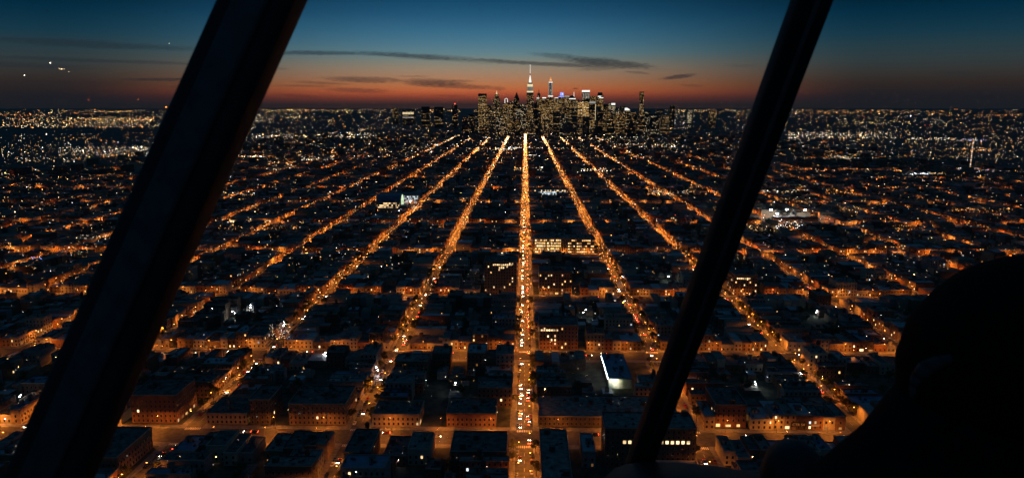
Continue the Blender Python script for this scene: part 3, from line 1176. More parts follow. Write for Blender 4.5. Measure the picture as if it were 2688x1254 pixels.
ME_CB = [car_body().mesh('body', [m]) for m in CARS]


def car(x, y, rz, ci, lab, group, on=True):
    t = thing('car', lab, 'car', (x, y, .03), group)
    t.rotation_euler.z = rz
    obj('body', ME_CB[ci], t)
    obj('windows', ME_GL, t)
    for sx in (-.78, .78):
        for yy in (-1.35, 1.4):
            obj('wheel', ME_WH, t, (sx, yy, .33))
        obj('headlight', ME_HL if on else ME_HL0, t, (sx * .75, 2.2, .68))
        obj('tail_light', ME_TL if on else ME_TL0, t, (sx * .78, -2.26, .76))
    return t


rc = random.Random(21)
# traffic on the central street, as it queues in the photograph (oncoming lane left of the centre line)
ON = [345, 352, 388, 391.5] + [432, 446, 449, 452] + [470 + k * 6.2 for k in range(8)] + [545, 590, 598, 606, 613, 619, 632, 645, 660, 690, 715] + [742 + k * 7 for k in range(9)]
ON += [830, 842, 871, 905, 917, 940, 960, 990, 1012, 1030, 1066, 1090, 1102, 1140, 1165, 1190, 1230, 1260, 1300, 1345, 1390, 1440]
OFF = [362, 410, 437, 443, 449, 474, 478.5, 483, 489, 497, 508, 560, 571, 640, 661, 668, 690, 722, 728, 770, 782, 800, 836, 850, 880, 912, 930, 955, 1005, 1030, 1070, 1100, 1170]
ON = [y + rc.uniform(-1.2, 1.2) for y in ON if rc.random() < .78]
OFF = [y + rc.uniform(-1.2, 1.2) for y in OFF if rc.random() < .78]
for k, y in enumerate(ON):
    car(-2.4 + rc.uniform(-.7, .7), y, pi, rc.randrange(6), '%s car with white headlights coming down the central street' % od(k + 1), 'traffic on the central street')
for k, y in enumerate(OFF):
    car(2.5 + rc.uniform(-.7, .7), y, 0, rc.randrange(6), '%s car with red tail lights driving away up the central street' % od(k + 1), 'traffic on the central street')
for i in (-3, -2, -1, 1, 2, 3):
    y, n, m = 372 + rc.uniform(0, 20), 0, 0
    while y < 900:
        sd = rc.choice((-1, 1))
        if in_frame(i * STEP, y, 1):
            if sd < 0:
                n += 1
                lab = '%s car with headlights coming down the %s' % (od(n), street_name(i))
            else:
                m += 1
                lab = '%s car with tail lights driving away up the %s' % (od(m), street_name(i))
            car(i * STEP + sd * 1.6, y, pi if sd < 0 else 0, rc.randrange(6), lab, 'traffic on the side streets')
        y += rc.choice((9, 14, 26, 40, 60))
for j in (1, 2, 3):
    for i in range(-4, 4):
        n = 0
        for k in range(rc.randrange(2, 5)):
            x = (i + rc.uniform(.12, .88)) * STEP
            sd = rc.choice((-1, 1))
            yc = BASE[j] - AVE / 2 + sd * 2.2 + 2
            if in_frame(x, yc, 1):
                n += 1
                car(x, yc, sd * pi / 2, rc.randrange(6), '%s car driving along the %s, %s' % (od(n), ave_name(j), block_name(i)), 'traffic on the avenues')
NP = 0
for i in (0, -1, 1, -2, 2, -3, 3):
    for sd in (-1, 1):
        y, n = 352.0 + rc.uniform(0, 6), 0
        while y < 730:
            if not any(bb - AVE - 4 < y < bb + 4 for bb in BASE) and rc.random() < .55 and in_frame(i * STEP, y, 1) and NP < 150:
                n += 1
                NP += 1
                ci = rc.randrange(6)
                car(i * STEP + sd * (HALF_ROAD - 1.1), y, pi if sd < 0 else 0, ci, '%s parked car, %s, along %s kerb of %s' % (od(n), CNAME[ci], 'right' if sd > 0 else 'left', street_name(i)),
                    'cars parked along the kerbs', False)
            y += rc.uniform(5.6, 7.5)

# ------------------------------------------------------------------ painted markings
for j in (1, 2):
    for i in range(-3, 4):
        for y in (BASE[j] - AVE + 1.6, BASE[j] - 4.2):
            if not in_frame(i * STEP, y, 0):
                continue
            root = obj('crosswalk', None)
            tag(root, 'white striped crosswalk over the %s at the %s side of the %s' % (street_name(i), 'near' if y < BASE[j] - 10 else 'far', ave_name(j)), kind='structure')
            bm = MB()
            bm.quad((-.32, -1.5, 0), (.32, -1.5, 0), (.32, 1.5, 0), (-.32, 1.5, 0))
            me = bm.mesh('stripe', [MATS['paint']])
            for k in range(9):
                obj('stripe', me, root, (i * STEP - 4.4 + k * 1.1, y, .04))
for i in (-2, -1, 0, 1, 2):
    b = MB()
    y = 330.0
    while y < 1000:
        if not any(bb - AVE < y < bb for bb in BASE):
            b.quad((i * STEP - .08, y, .028), (i * STEP + .08, y, .028), (i * STEP + .08, y + 4, .028), (i * STEP - .08, y + 4, .028))
        y += 9
    tag(b.build('lane_marking', MATS['paint']), 'dashed centre line of the ' + street_name(i), kind='structure')

# ------------------------------------------------------------------ trees
def tree_meshes(seed, h, n):
    rt = random.Random(seed)
    tr = MB()
    tr.tube((0, 0, 0), (.05, .03, h * .35), .22, .15, 6)
    tips = []
    for k in range(7):
        a = 2 * pi * k / 7 + rt.uniform(-.3, .3)
        z0 = h * rt.uniform(.28, .5)
        p = Vector((cos(a) * h * rt.uniform(.14, .28), sin(a) * h * rt.uniform(.14, .28), h * rt.uniform(.5, .85)))
        tr.tube((.04, .02, z0 * .9), p, .09, .03, 4)
        tips.append(p)
    tr.tube((.05, .03, h * .35), (0, 0, h * .85), .14, .03, 5)
    tips.append(Vector((0, 0, h * .85)))
    cr = MB()
    for k in range(n):
        c = rt.choice(tips)
        d = Vector((rt.gauss(0, 1), rt.gauss(0, 1), rt.gauss(0, .8)))
        d.normalize()
        p = c + d * (h * .17 * rt.random() ** .4)
        s_ = rt.uniform(.16, .34) * h / 8
        u = Vector((rt.gauss(0, 1), rt.gauss(0, 1), rt.gauss(0, 1))).normalized()
        v = u.cross(Vector((rt.gauss(0, 1), rt.gauss(0, 1), rt.gauss(0, 1)))).normalized()
        cr.quad(tuple(p - u * s_ - v * s_ * .5), tuple(p + u * s_ * .2 - v * s_), tuple(p + u * s_ + v * s_ * .4), tuple(p - u * s_ * .3 + v * s_))
    return tr.mesh('trunk', [MATS['bark']]), cr.mesh('crown', [MATS['leaves']])


TREES = [tree_meshes(90 + k, hh, 520) for k, hh in enumerate((8.0, 9.5, 7.0, 11.0, 8.8))]
rt = random.Random(63)
NT_ = 0
for i, dens in ((0, .22), (-1, .35), (1, .45), (-2, .5), (2, .6), (-3, .55), (3, .55), (-4, .5), (4, .4)):
    for sd in (-1, 1):
        y, n = 350.0, 0
        while y < 1000:
            y += rt.uniform(7, 12)
            if any(bb - AVE - 3 < y < bb + 3 for bb in BASE) or rt.random() > dens:
                continue
            if y < 430 and abs(i) == 1 and rt.random() < .5:
                continue
            if not in_frame(i * STEP, y, 6, 60) or NT_ >= 210:
                continue
            n += 1
            NT_ += 1
            k = rt.randrange(5)
            t = thing('street_tree', 'leafy street tree, %s along %s kerb of %s' % (od(n), 'right' if sd > 0 else 'left', street_name(i)), 'tree',
                      (i * STEP + sd * (HALF_ROAD + 1.3), y, .15), 'street trees')
            t.rotation_euler.z = rt.uniform(0, 6.28)
            t.scale = [rt.uniform(.75, 1.15)] * 3
            obj('trunk', TREES[k][0], t)
            obj('crown', TREES[k][1], t)
DT = MB()
DTL = [tree_meshes(300 + k, 8.5, 44)[1] for k in range(4)]
DTV = [([v.co.copy() for v in m.vertices], [tuple(p.vertices) for p in m.polygons]) for m in DTL]
for m in DTL:
    bpy.data.meshes.remove(m)
for i in range(-7, 8):
    for sd in (-1, 1):
        y = 700.0 if abs(i) > 4 else 1000.0
        while y < 3600:
            y += rt.uniform(7, 17) + y * .004
            if any(bb - AVE - 3 < y < bb + 3 for bb in BASE) or rt.random() < (.55 if i == 0 else .2):
                continue
            vs, fs = rt.choice(DTV)
            sc_ = rt.uniform(.75, 1.2)
            n0 = len(DT.v)
            ox = i * STEP + sd * (HALF_ROAD + rt.uniform(.2, 1.6))
            DT.v += [(ox + v.x * sc_, y + v.y * sc_, .3 + v.z * sc_) for v in vs]
            DT.f += [tuple(n0 + q for q in f) for f in fs]
            DT.mi += [0] * len(fs)
tag(DT.build('distant_trees', MATS['leaves']), 'dark street trees along the far streets', 'trees', kind='stuff')
NY = 0
for (i, j, x0, x1, y0, y1) in BLOCKS:
    if j > 3 or abs(i) > 5:
        continue
    n = 0
    for k in range(4):
        x, y = rt.uniform(x0 + 25, x1 - 25), rt.uniform(y0 + 25, y1 - 25)
        if in_frame(x, y, 8, 20) and free(x - 3, x + 3, y - 3, y + 3) and NY < 85:
            n += 1
            NY += 1
            m = rt.randrange(5)
            t = thing('yard_tree', 'dark back yard tree, %s in %s, %s' % (od(n), ROWN[j], block_name(i)), 'tree', (x, y, .15), 'trees in the back yards')
            t.rotation_euler.z = rt.uniform(0, 6.28)
            t.scale = [rt.uniform(.8, 1.25)] * 3
            obj('trunk', TREES[m][0], t)
            obj('crown', TREES[m][1], t)

# ------------------------------------------------------------------ far lights
NAMES = list(FAR.keys())
FIDX = {k: n for n, k in enumerate(NAMES)}
FMATS = [FAR[k] for k in NAMES]
RPX = FPX * 1024 / FW
FL = {}


def light(mbx, x, y, z, B, col):
    D = max(200.0, (Vector((x, y, z)) - EYE).dot(FWD))
    r = D / RPX * sqrt(B / 29.0)
    mbx.octa(x, y, z, r, FIDX[col])


def pick(rng, mixs):
    t = rng.random() * sum(m for _, m in mixs)
    for c, m in mixs:
        t -= m
        if t <= 0:
            return c
    return mixs[0][0]


def bright(rng, mu=.9, sg=.9):
    return min(9.0, math.exp(rng.gauss(math.log(mu), sg)))


rf = random.Random(404)
SPK = MB()
# lights at street level along the long streets: shop fronts, cars, signs too far to tell apart
for i in range(-9, 10):
    a = abs(i)
    y = 560.0
    ymax = 5400 if a == 0 else {1: 4450, 2: 4300, 3: 4300, 4: 4600}.get(a, 3300)
    if i in (5, 6):
        ymax = 3300
    per = {0: 4.2, 1: 2.6, 2: 2.3, 3: 1.9, 4: 2.0 if i < 0 else 1.2}.get(a, .6)
    if i == -3:
        per = 1.4
    while y < ymax:
        dz = 8.0 + y * .006
        y += dz
        n = per * dz / 14.0
        for _ in range(int(n) + (rf.random() < n % 1)):
            yy = y + rf.uniform(0, dz)
            x = i * STEP + rf.uniform(-7, 7)
            col = pick(rf, (('orange', 5), ('amber', 5), ('warm', 3), ('white', 1.2), ('red', .5)) if y < 3600 else (('amber', 4), ('warm', 4), ('white', 3), ('orange', 3)))
            light(SPK, x, yy, rf.choice((.9, 1.5, 3.0, 5, 8, 9)), bright(rf, .30 if y < 1200 else .22 if y < 3600 else .3, .9), col)
tag(SPK.build('street_level_lights', FMATS), 'glittering shop and traffic lights along the far streets', 'lights', kind='stuff')

# scattered lights of the city beyond, down to the horizon
CITY = MB()


def px_light(px, py, B, col, zmin=2.0, zmax=9.0):
    z = rf.uniform(zmin, zmax) if py < 346 else rf.uniform(8.5, 13.5)     # over the roofs of the nearer blocks
    p = ground(px, max(py, 287.0) + 1.2 * rf.random(), z)
    if p.y < 0:
        return
    light(CITY, p.x, p.y, z, B, col)


for _ in range(6800):      # far plain
    py = 287 + 130 * rf.random() ** 1.3
    px = rf.uniform(-20, FW + 20)
    if 1210 < px < 1720 and py < 342:
        continue
    if px < 420 and 336 < py < 380 and rf.random() < .8:
        continue
    far_ = py < 300
    col = pick(rf, (('amber', 4), ('orange', 3), ('yellow', 3), ('warm', 2), ('white', 1)) if far_ else (('white', 4), ('warm', 4), ('amber', 4), ('yellow', 1.5), ('orange', 2.4), ('cool', 1.0), ('red', .15)))
    px_light(px, py, bright(rf, .16 if not far_ else .21, 1.05), col)
for _ in range(4600):      # middle distance
    py = 360 + 370 * rf.random() ** 1.6
    px = rf.uniform(-20, FW + 20)
    fal_ = .55 + .45 * abs(px - 1380) / 1300
    if rf.random() > fal_:
        continue
    col = pick(rf, (('white', 4), ('warm', 4), ('amber', 4), ('orange', 2.6), ('cool', 1.5), ('yellow', 1), ('red', .2)))
    px_light(px, py, bright(rf, .26, .95), col, 3, 11)
for _ in range(760):       # back yards, near
    py = rf.uniform(640, 1240)
    px = rf.uniform(0, FW)
    p = ground(px, py, 8)
    if abs(((p.x + STEP / 2) % STEP) - STEP / 2) < 10 or any(bb - AVE < p.y < bb for bb in BASE):
        continue
    col = pick(rf, (('white', 4), ('cool', 2), ('warm', 3), ('amber', 3)))
    light(CITY, p.x, p.y, 10.6, bright(rf, .30, .9), col)
WHT = (('white', 5), ('warm', 4), ('cool', 1.4), ('amber', 1))
AMB = (('amber', 4), ('yellow', 3), ('warm', 3), ('orange', 2), ('white', 1))
ORG = (('orange', 5), ('amber', 4))
CLUST = [  # x0, x1, y0, y1, count, colours, brightness
    (-10, 400, 309, 322, 330, AMB, 1.3), (-10, 420, 322, 334, 260, (('warm', 4), ('white', 4), ('amber', 3), ('orange', 2)), 1.1), (230, 440, 305, 318, 130, AMB, 1.0),
    (-10, 75, 300, 305, 45, ORG, .7), (255, 350, 291, 294, 50, (('amber', 3), ('yellow', 2)), 1.2), (190, 250, 293, 301, 30, ORG, .5), (80, 140, 299, 306, 30, AMB, .6),
    (40, 260, 350, 357, 22, WHT, .8), (330, 400, 348, 354, 18, ORG, .8), (150, 400, 384, 408, 210, WHT, 1.3), (345, 400, 386, 393, 14, WHT, 4.0), (255, 350, 403, 411, 60, ORG, .8),
    (40, 245, 414, 424, 80, (('warm', 3), ('white', 3), ('orange', 2)), 1.0), (0, 400, 440, 470, 60, ORG, .7),
    (600, 820, 286, 293, 130, (('amber', 4), ('yellow', 3), ('orange', 2)), .95), (820, 1210, 284, 293, 130, AMB, .7), (620, 720, 300, 322, 110, (('warm', 3), ('white', 3), ('yellow', 2)), .9),
    (735, 805, 305, 311, 40, (('yellow', 2), ('warm', 2)), .8), (668, 960, 353, 361, 200, WHT, 1.2), (830, 1010, 347, 360, 130, WHT, 1.1), (940, 990, 335, 343, 24, AMB, .9),
    (600, 700, 405, 412, 60, (('warm', 3), ('white', 2), ('orange', 2)), 1.2), (645, 695, 409, 411, 24, WHT, 1.6), (790, 880, 410, 420, 70, WHT, 1.2), (700, 770, 422, 432, 45, AMB, 1.0),
    (700, 740, 443, 446, 18, WHT, 1.2), (845, 880, 392, 402, 30, ORG, .9), (1100, 1150, 376, 381, 36, (('cool', 3), ('white', 3)), 1.2),
    (560, 670, 502, 512, 50, (('white', 3), ('warm', 3), ('amber', 2)), 1.0), (570, 780, 590, 602, 90, (('warm', 3), ('orange', 3), ('amber', 3)), 1.0),
    (1300, 1380, 386, 393, 110, WHT, 1.5), (1150, 1300, 388, 392, 40, WHT, .9), (1390, 1480, 386, 389, 24, WHT, .8), (1390, 1416, 404, 411, 22, (('cool', 2), ('white', 2)), 1.5),
    (1340, 1376, 438, 446, 40, AMB, 1.2), (1392, 1440, 438, 446, 34, (('warm', 2), ('white', 2)), .9), (1525, 1605, 441, 449, 60, WHT, 1.3), (1280, 1490, 345, 352, 70, WHT, 1.0),
    (1560, 1800, 376, 386, 120, WHT, .9), (1480, 1720, 345, 372, 150, (('white', 3), ('warm', 3), ('yellow', 1)), .7), (1715, 1810, 500, 508, 50, WHT, 1.1), (1700, 1750, 495, 512, 60, ORG, 1.4),
    (1800, 1880, 490, 510, 30, ORG, 1.0), (1720, 1980, 286, 293, 110, AMB, .8), (1980, 2480, 290, 297, 190, (('orange', 4), ('amber', 4), ('yellow', 1)), .85), (2480, 2690, 300, 303, 50, ORG, .7),
    (2070, 2330, 346, 362, 250, WHT, 1.25), (2390, 2510, 361, 367, 70, WHT, 1.0), (2510, 2590, 365, 369, 40, (('cool', 3), ('blue', 3)), .8), (2200, 2400, 318, 326, 60, (('warm', 2), ('yellow', 2)), 1.0),
    (2440, 2500, 318, 326, 20, WHT, 1.0), (2520, 2600, 388, 396, 50, ORG, .9), (2190, 2260, 408, 418, 50, WHT, .9), (2100, 2290, 440, 450, 80, (('orange', 3), ('white', 2), ('warm', 2)), 1.0),
    (2320, 2380, 445, 450, 40, ORG, 1.1), (2375, 2440, 452, 457, 60, (('cool', 4),), 1.6), (2440, 2475, 452, 456, 20, (('warm', 2), ('white', 1)), 1.0), (2565, 2650, 443, 451, 46, (('cool', 2), ('blue', 1), ('red', .4), ('white', 1)), 1.0),
    (2510, 2560, 440, 446, 24, (('cool', 2), ('red', .6)), .9), (2165, 2240, 496, 508, 60, ORG, 1.3), (2000, 2130, 497, 505, 46, (('warm', 3), ('white', 2)), 1.2), (2200, 2260, 540, 552, 50, ORG, .9),
    (2500, 2660, 545, 556, 60, ORG, 1.2), (2350, 2430, 590, 606, 46, ORG, 1.0), (1940, 2040, 585, 605, 60, (('amber', 3), ('warm', 3)), 1.2), (2040, 2110, 575, 598, 70, (('cool', 2), ('white', 4)), 1.4),
    (2050, 2130, 520, 530, 30, AMB, .8), (80, 110, 672, 679, 16, (('blue', 4), ('cool', 1)), 1.2), (150, 230, 648, 668, 60, (('orange', 4), ('warm', 2), ('white', 1)), .9), (200, 290, 615, 625, 40, (('white', 3), ('warm', 1)), 1.0),
    (705, 760, 848, 890, 90, WHT, .75), (1365, 1390, 320, 345, 26, (('white', 3), ('warm', 3)), 1.0)]
for (x0, x1, y0, y1, n, mixs, br) in CLUST:
    for _ in range(n):
        px_light(rf.uniform(x0, x1), rf.uniform(y0, y1), bright(rf, br * .27, .9), pick(rf, mixs), 2, 7)
tag(CITY.build('city_lights', FMATS), 'countless tiny white and amber lights of the city plain', 'lights', kind='stuff')

# ------------------------------------------------------------------ the skyline
TW = random.Random(99)


def tower(label, px0, px1, ptop, Y, tiers=((1.0, 1.0),), depth=None, mat='tower_dark', wmat='tower_window', p=.45, floor=4.2, bay=5.0, ww=.62, wh=.5, group=None, name='office_tower',
          zwin0=6.0, top_dark=0.0):
    """tiers: (share of the height where the tier ends, share of the full width)"""
    A, B = at_y(px0, ptop, Y), at_y(px1, ptop, Y)
    cx, W_, H_ = (A.x + B.x) / 2, B.x - A.x, A.z
    D_ = depth or W_ * .8
    root = thing(name, label, 'tower', (cx, Y + D_ / 2, 0), group)
    body = MB()
    win = MB()
    z0 = 0.0
    for fr, ws in tiers:
        z1 = H_ * fr
        a, d = W_ * ws / 2, D_ * ws / 2
        body.box(-a, a, -d, d, z0, z1, 0, bottom=False)
        n = max(1, int(2 * a / bay))
        z = max(z0 + .8, zwin0)
        while z + floor * wh < z1 - .5 - (top_dark * H_ if z1 >= H_ * .98 else 0):
            row = TW.random()
            pr = p * (.25 + 1.5 * row) * min(1.0, .25 + z / 110.0)
            if row > .93:
                pr = max(pr, .75)
            for c in range(n):
                x = -a + 2 * a * (c + .5) / n
                if TW.random() < pr:
                    hw = bay * ww / 2 * min(1, 2 * a / n / bay)
                    win.quad((x - hw, -d - .15, z), (x + hw, -d - .15, z), (x + hw, -d - .15, z + floor * wh), (x - hw, -d - .15, z + floor * wh), 0 if TW.random() < .7 else 1 if TW.random() < .5 else 2)
            sx = 1 if cx < 0 else -1
            for c in range(max(1, int(2 * d / bay))):
                y = -d + bay * (c + .5)
                if TW.random() < pr * .6 and y < d - 2:
                    win.quad((sx * (a + .15), y - bay * .3, z), (sx * (a + .15), y + bay * .3, z), (sx * (a + .15), y + bay * .3, z + floor * wh), (sx * (a + .15), y - bay * .3, z + floor * wh), 0)
            z += floor
        z0 = z1
    body.build('body', MATS[mat], root)
    if win.v:
        tag(win.build('lit_windows', [MATS[wmat], MATS['tower_window_dim'], MATS['tower_window_white']], root), kind='stuff')
    return root, cx, W_, D_, H_


def part(root, name, mat, f, smooth=False):
    b_ = MB()
    f(b_)
    return b_.build(name, MATS[mat], root, smooth=smooth)


# the tall pointed tower
Y0 = 5080.0
t, cx, W_, D_, H_ = tower('tallest tower of the skyline with floodlit white setbacks and a bright needle spire', 1381, 1402, 243, Y0, ((.22, 1.25), (.36, 1.0), (.80, .92), (1.0, .86)), mat='tower_stone', p=.40,
                          name='spire_tower', top_dark=.06)
sc = H_


def zof(py):
    return at_y(1391, py, Y0).z


part(t, 'crown_setback', 'crown_warm', lambda b: [b.box(-W_ * .40, W_ * .40, -D_ * .40, D_ * .40, zof(243), zof(239), bottom=False), b.box(-W_ * .34, W_ * .34, -D_ * .34, D_ * .34, zof(228), zof(221), bottom=False)])
part(t, 'upper_shaft', 'tower_stone', lambda b: [b.box(-W_ * .38, W_ * .38, -D_ * .38, D_ * .38, zof(239), zof(228)), b.box(-W_ * .26, W_ * .26, -D_ * .26, D_ * .26, zof(221), zof(217))])
part(t, 'lit_shaft', 'crown_dim', lambda b: [b.box(-W_ * (.05 + k * .11), -W_ * (-.03 + k * .11), -D_ * .385, -D_ * .381, zof(238.5), zof(228.5)) for k in (-3, -1.6, -.2, 1.2, 2.6)])
part(t, 'spire_cone', 'crown_white', lambda b: b.frustum(0, 0, zof(217), zof(198), W_ * .17, W_ * .17, W_ * .045, W_ * .045))
part(t, 'spire_collar', 'tower_dark', lambda b: b.box(-1.6, 1.6, -1.6, 1.6, zof(198), zof(193)))
part(t, 'antenna', 'crown_white', lambda b: b.frustum(0, 0, zof(193), zof(171), 1.5, 1.5, .8, .8))
part(t, 'beacon', 'crown_white', lambda b: b.octa(0, 0, zof(171), 3.2))
# the slim white lit tower beside it
Y0 = 5300.0
t, cx, W_, D_, H_ = tower('slim white lit glass tower with a stepped crown and orange tip', 1440, 1451, 216, Y0, ((.45, 1.0), (1.0, .9)), mat='tower_glass', p=.2, wmat='tower_window_white', name='glass_tower')
zz = lambda py: at_y(1445, py, Y0).z
part(t, 'lit_edge', 'crown_dim', lambda b: [b.box(-W_ * .44, -W_ * .30, -D_ * .47, -D_ * .452, zz(252), zz(218)), b.box(W_ * .05, W_ * .16, -D_ * .47, -D_ * .452, zz(252), zz(220)), b.box(W_ * .28, W_ * .44, -D_ * .47, -D_ * .452, zz(250), zz(218))])
part(t, 'lit_band', 'crown_white', lambda b: [b.box(-W_ * .46, W_ * .46, -D_ * .48, -D_ * .455, zz(217.5), zz(215)), b.box(-W_ * .6, W_ * .6, -D_ * .48, -D_ * .455, zz(254), zz(251.5))])
part(t, 'crown', 'tower_dark', lambda b: b.box(-W_ * .40, W_ * .40, -D_ * .4, D_ * .4, zz(216), zz(213)))
part(t, 'crown_tip', 'crown_orange', lambda b: [b.frustum(0, 0, zz(213), zz(207), W_ * .36, W_ * .36, W_ * .12, W_ * .12), b.octa(0, 0, zz(204.5), 4.0)])
t, cx, W_, D_, H_ = tower('dark flat topped tower standing alone at the left end of the skyline', 1255, 1277, 246, 5000, ((1.0, 1.0),), p=.55, top_dark=.02)
t, cx, W_, D_, H_ = tower('stepped dark tower with a small lit pinnacle, second from the left of the skyline', 1294, 1313, 248, 5150, ((.7, 1.1), (.9, .95), (1.0, .6)), mat='tower_stone', p=.30)
part(t, 'pinnacle', 'crown_warm', lambda b: b.frustum(0, 0, H_, H_ + 24, 5, 5, 1, 1))
t, cx, W_, D_, H_ = tower('broad amber windowed tower carrying a small white lit arch', 1320, 1348, 271, 5000, ((1.0, 1.0),), p=.5)


def arch(b):
    for k in range(8):
        a0, a1 = pi * k / 8, pi * (k + 1) / 8
        for r0, r1 in ((8, 11),):
            b.quad((r0 * cos(a0) - 14, -5, H_ + 22 + r0 * sin(a0)), (r1 * cos(a0) - 14, -5, H_ + 22 + r1 * sin(a0)), (r1 * cos(a1) - 14, -5, H_ + 22 + r1 * sin(a1)), (r0 * cos(a1) - 14, -5, H_ + 22 + r0 * sin(a1)))
    b.box(-25, -21, -5, -3, H_, H_ + 22)
    b.box(-7, -3, -5, -3, H_ + 6, H_ + 22)


part(t, 'lit_arch', 'crown_white', arch)
t, cx, W_, D_, H_ = tower('dark pointed tower with stepped gables left of the spire tower', 1345, 1367, 258, 4950, ((.55, 1.1), (.8, .9), (1.0, .62)), mat='tower_dark', p=.16)
part(t, 'gable', 'tower_dark', lambda b: b.frustum(0, 0, H_, H_ + 38, W_ * .28, W_ * .28, 1.5, 1.5))
t, cx, W_, D_, H_ = tower('thin dark tower with a bare mast right of the spire tower', 1409, 1420, 245, 5250, ((.85, 1.0), (1.0, .7)), mat='tower_stone', p=.25)
part(t, 'mast', 'tower_dark', lambda b: b.frustum(0, 0, H_, H_ + 32, 2.5, 2.5, .6, .6))
t, cx, W_, D_, H_ = tower('wide slab of amber windows with white roof lights right of the spire tower', 1407, 1440, 259, 4980, p=.55)
part(t, 'roof_lights', 'crown_white', lambda b: [b.box(-W_ * .45, -W_ * .25, -D_ * .5, -D_ * .46, H_, H_ + 5), b.box(0, W_ * .3, -D_ * .5, -D_ * .46, H_ + 1, H_ + 8)])
t, cx, W_, D_, H_ = tower('amber windowed slab below the slim white lit tower', 1438, 1468, 258, 5020, p=.55)
part(t, 'roof_lights', 'crown_white', lambda b: b.box(W_ * .1, W_ * .42, -D_ * .5, -D_ * .46, H_, H_ + 4))
t, cx, W_, D_, H_ = tower('dark tower crowned with blue and violet lights', 1466, 1481, 252, 5100, p=.35)
part(t, 'blue_crown', 'crown_blue', lambda b: [b.frustum(W_ * .1, 0, H_ - 2, H_ + 24, W_ * .34, D_ * .3, W_ * .28, D_ * .3), b.box(-W_ * .5, W_ * .5, -D_ * .51, -D_ * .5, H_ - 8, H_ - 3)])
part(t, 'crown_lamp', 'crown_white', lambda b: b.octa(W_ * .2, -D_ * .32, H_ + 12, 5))
t, cx, W_, D_, H_ = tower('square tower with a dim white top floor right of the blue crown', 1482, 1494, 251, 5150, p=.4)
part(t, 'top_floor', 'crown_dim', lambda b: b.box(-W_ * .51, W_ * .51, -D_ * .52, -D_ * .5, H_ - 10, H_ - 1))
t, cx, W_, D_, H_ = tower('tower with a slanted lit roof line and a white needle', 1494, 1511, 258, 5080, p=.45, mat='tower_glass')
part(t, 'roof_line', 'crown_white', lambda b: b.box(-W_ * .5, W_ * .5, -D_ * .53, -D_ * .5, H_ - 7, H_ - 1))
part(t, 'needle', 'crown_white', lambda b: b.frustum(W_ * .26, 0, H_, H_ + 42, 2.2, 2.2, 1.0, 1.0))
part(t, 'slanted_top', 'tower_dark', lambda b: b.frustum(-2, 0, H_, H_ + 18, W_ * .45, D_ * .4, W_ * .2, D_ * .2))
t, cx, W_, D_, H_ = tower('tower with a glowing white crown band and tall white slots', 1529, 1548, 242, 5200, p=.30)
part(t, 'crown_band', 'crown_white', lambda b: b.box(-W_ * .52, W_ * .52, -D_ * .53, D_ * .5, H_, H_ + 13))
part(t, 'white_slots', 'crown_dim', lambda b: [b.box(W_ * (f - .05), W_ * (f + .05), -D_ * .53, -D_ * .5, H_ - 44, H_ - 8) for f in (-.38, -.13, .13, .38)])
t, cx, W_, D_, H_ = tower('broad bright amber slab with every floor lit', 1518, 1546, 265, 4700, p=1.0, ww=.9, wh=.62, floor=6.0, bay=8, mat='tower_stone')
t, cx, W_, D_, H_ = tower('dark tower with a white lit sign along its top edge', 1546, 1564, 266, 4750, p=.06)
part(t, 'top_sign', 'crown_dim', lambda b: b.box(-W_ * .42, W_ * .46, -D_ * .53, -D_ * .5, H_ - 14, H_ - 1))
part(t, 'lit_corner', 'crown_warm', lambda b: b.box(W_ * .44, W_ * .5, -D_ * .52, -D_ * .5, H_ - 120, H_ - 18))
t, cx, W_, D_, H_ = tower('round topped dark tower with white lit upper bands', 1568, 1584, 250, 5100, p=.5)
part(t, 'round_top', 'tower_dark', lambda b: b.tube((0, 0, H_), (0, 0, H_ + 18), W_ * .42, W_ * .36, 12))
part(t, 'upper_band', 'crown_white', lambda b: [b.box(-W_ * .4, W_ * .1, -D_ * .52, -D_ * .5, H_ - 12, H_ - 5), b.box(-W_ * .2, W_ * .5, -D_ * .52, -D_ * .5, H_ - 20, H_ - 15)])
t, cx, W_, D_, H_ = tower('amber tower between the crown band tower and the round topped tower', 1549, 1568, 253, 5300, p=.45)
t, cx, W_, D_, H_ = tower('white lit slab with a cool white roof sign near the right end of the skyline', 1598, 1615, 271, 4950, p=.45, wmat='tower_window_white')
part(t, 'roof_sign', 'crown_white', lambda b: b.box(-W_ * .1, W_ * .5, -D_ * .52, -D_ * .5, H_ - 12, H_))
t, cx, W_, D_, H_ = tower('low dark hall with a blazing white domed roof at the right of the skyline', 1634, 1655, 290, 4900, p=.3, name='domed_hall')
part(t, 'dome', 'crown_white', lambda b: [b.tube((0, 0, H_), (0, 0, H_ + 8), W_ * .5, W_ * .4, 12), b.tube((0, 0, H_ + 8), (0, 0, H_ + 16), W_ * .4, W_ * .12, 12)], True)
t, cx, W_, D_, H_ = tower('slender tower standing apart at the right of the skyline', 1680, 1691, 243, 5100, p=.62, bay=6.5, floor=7.0, wh=.42, wmat='tower_window')
part(t, 'dark_cap', 'tower_dark', lambda b: b.box(-W_ * .5, W_ * .5, -D_ * .5, D_ * .5, H_, H_ + 5))
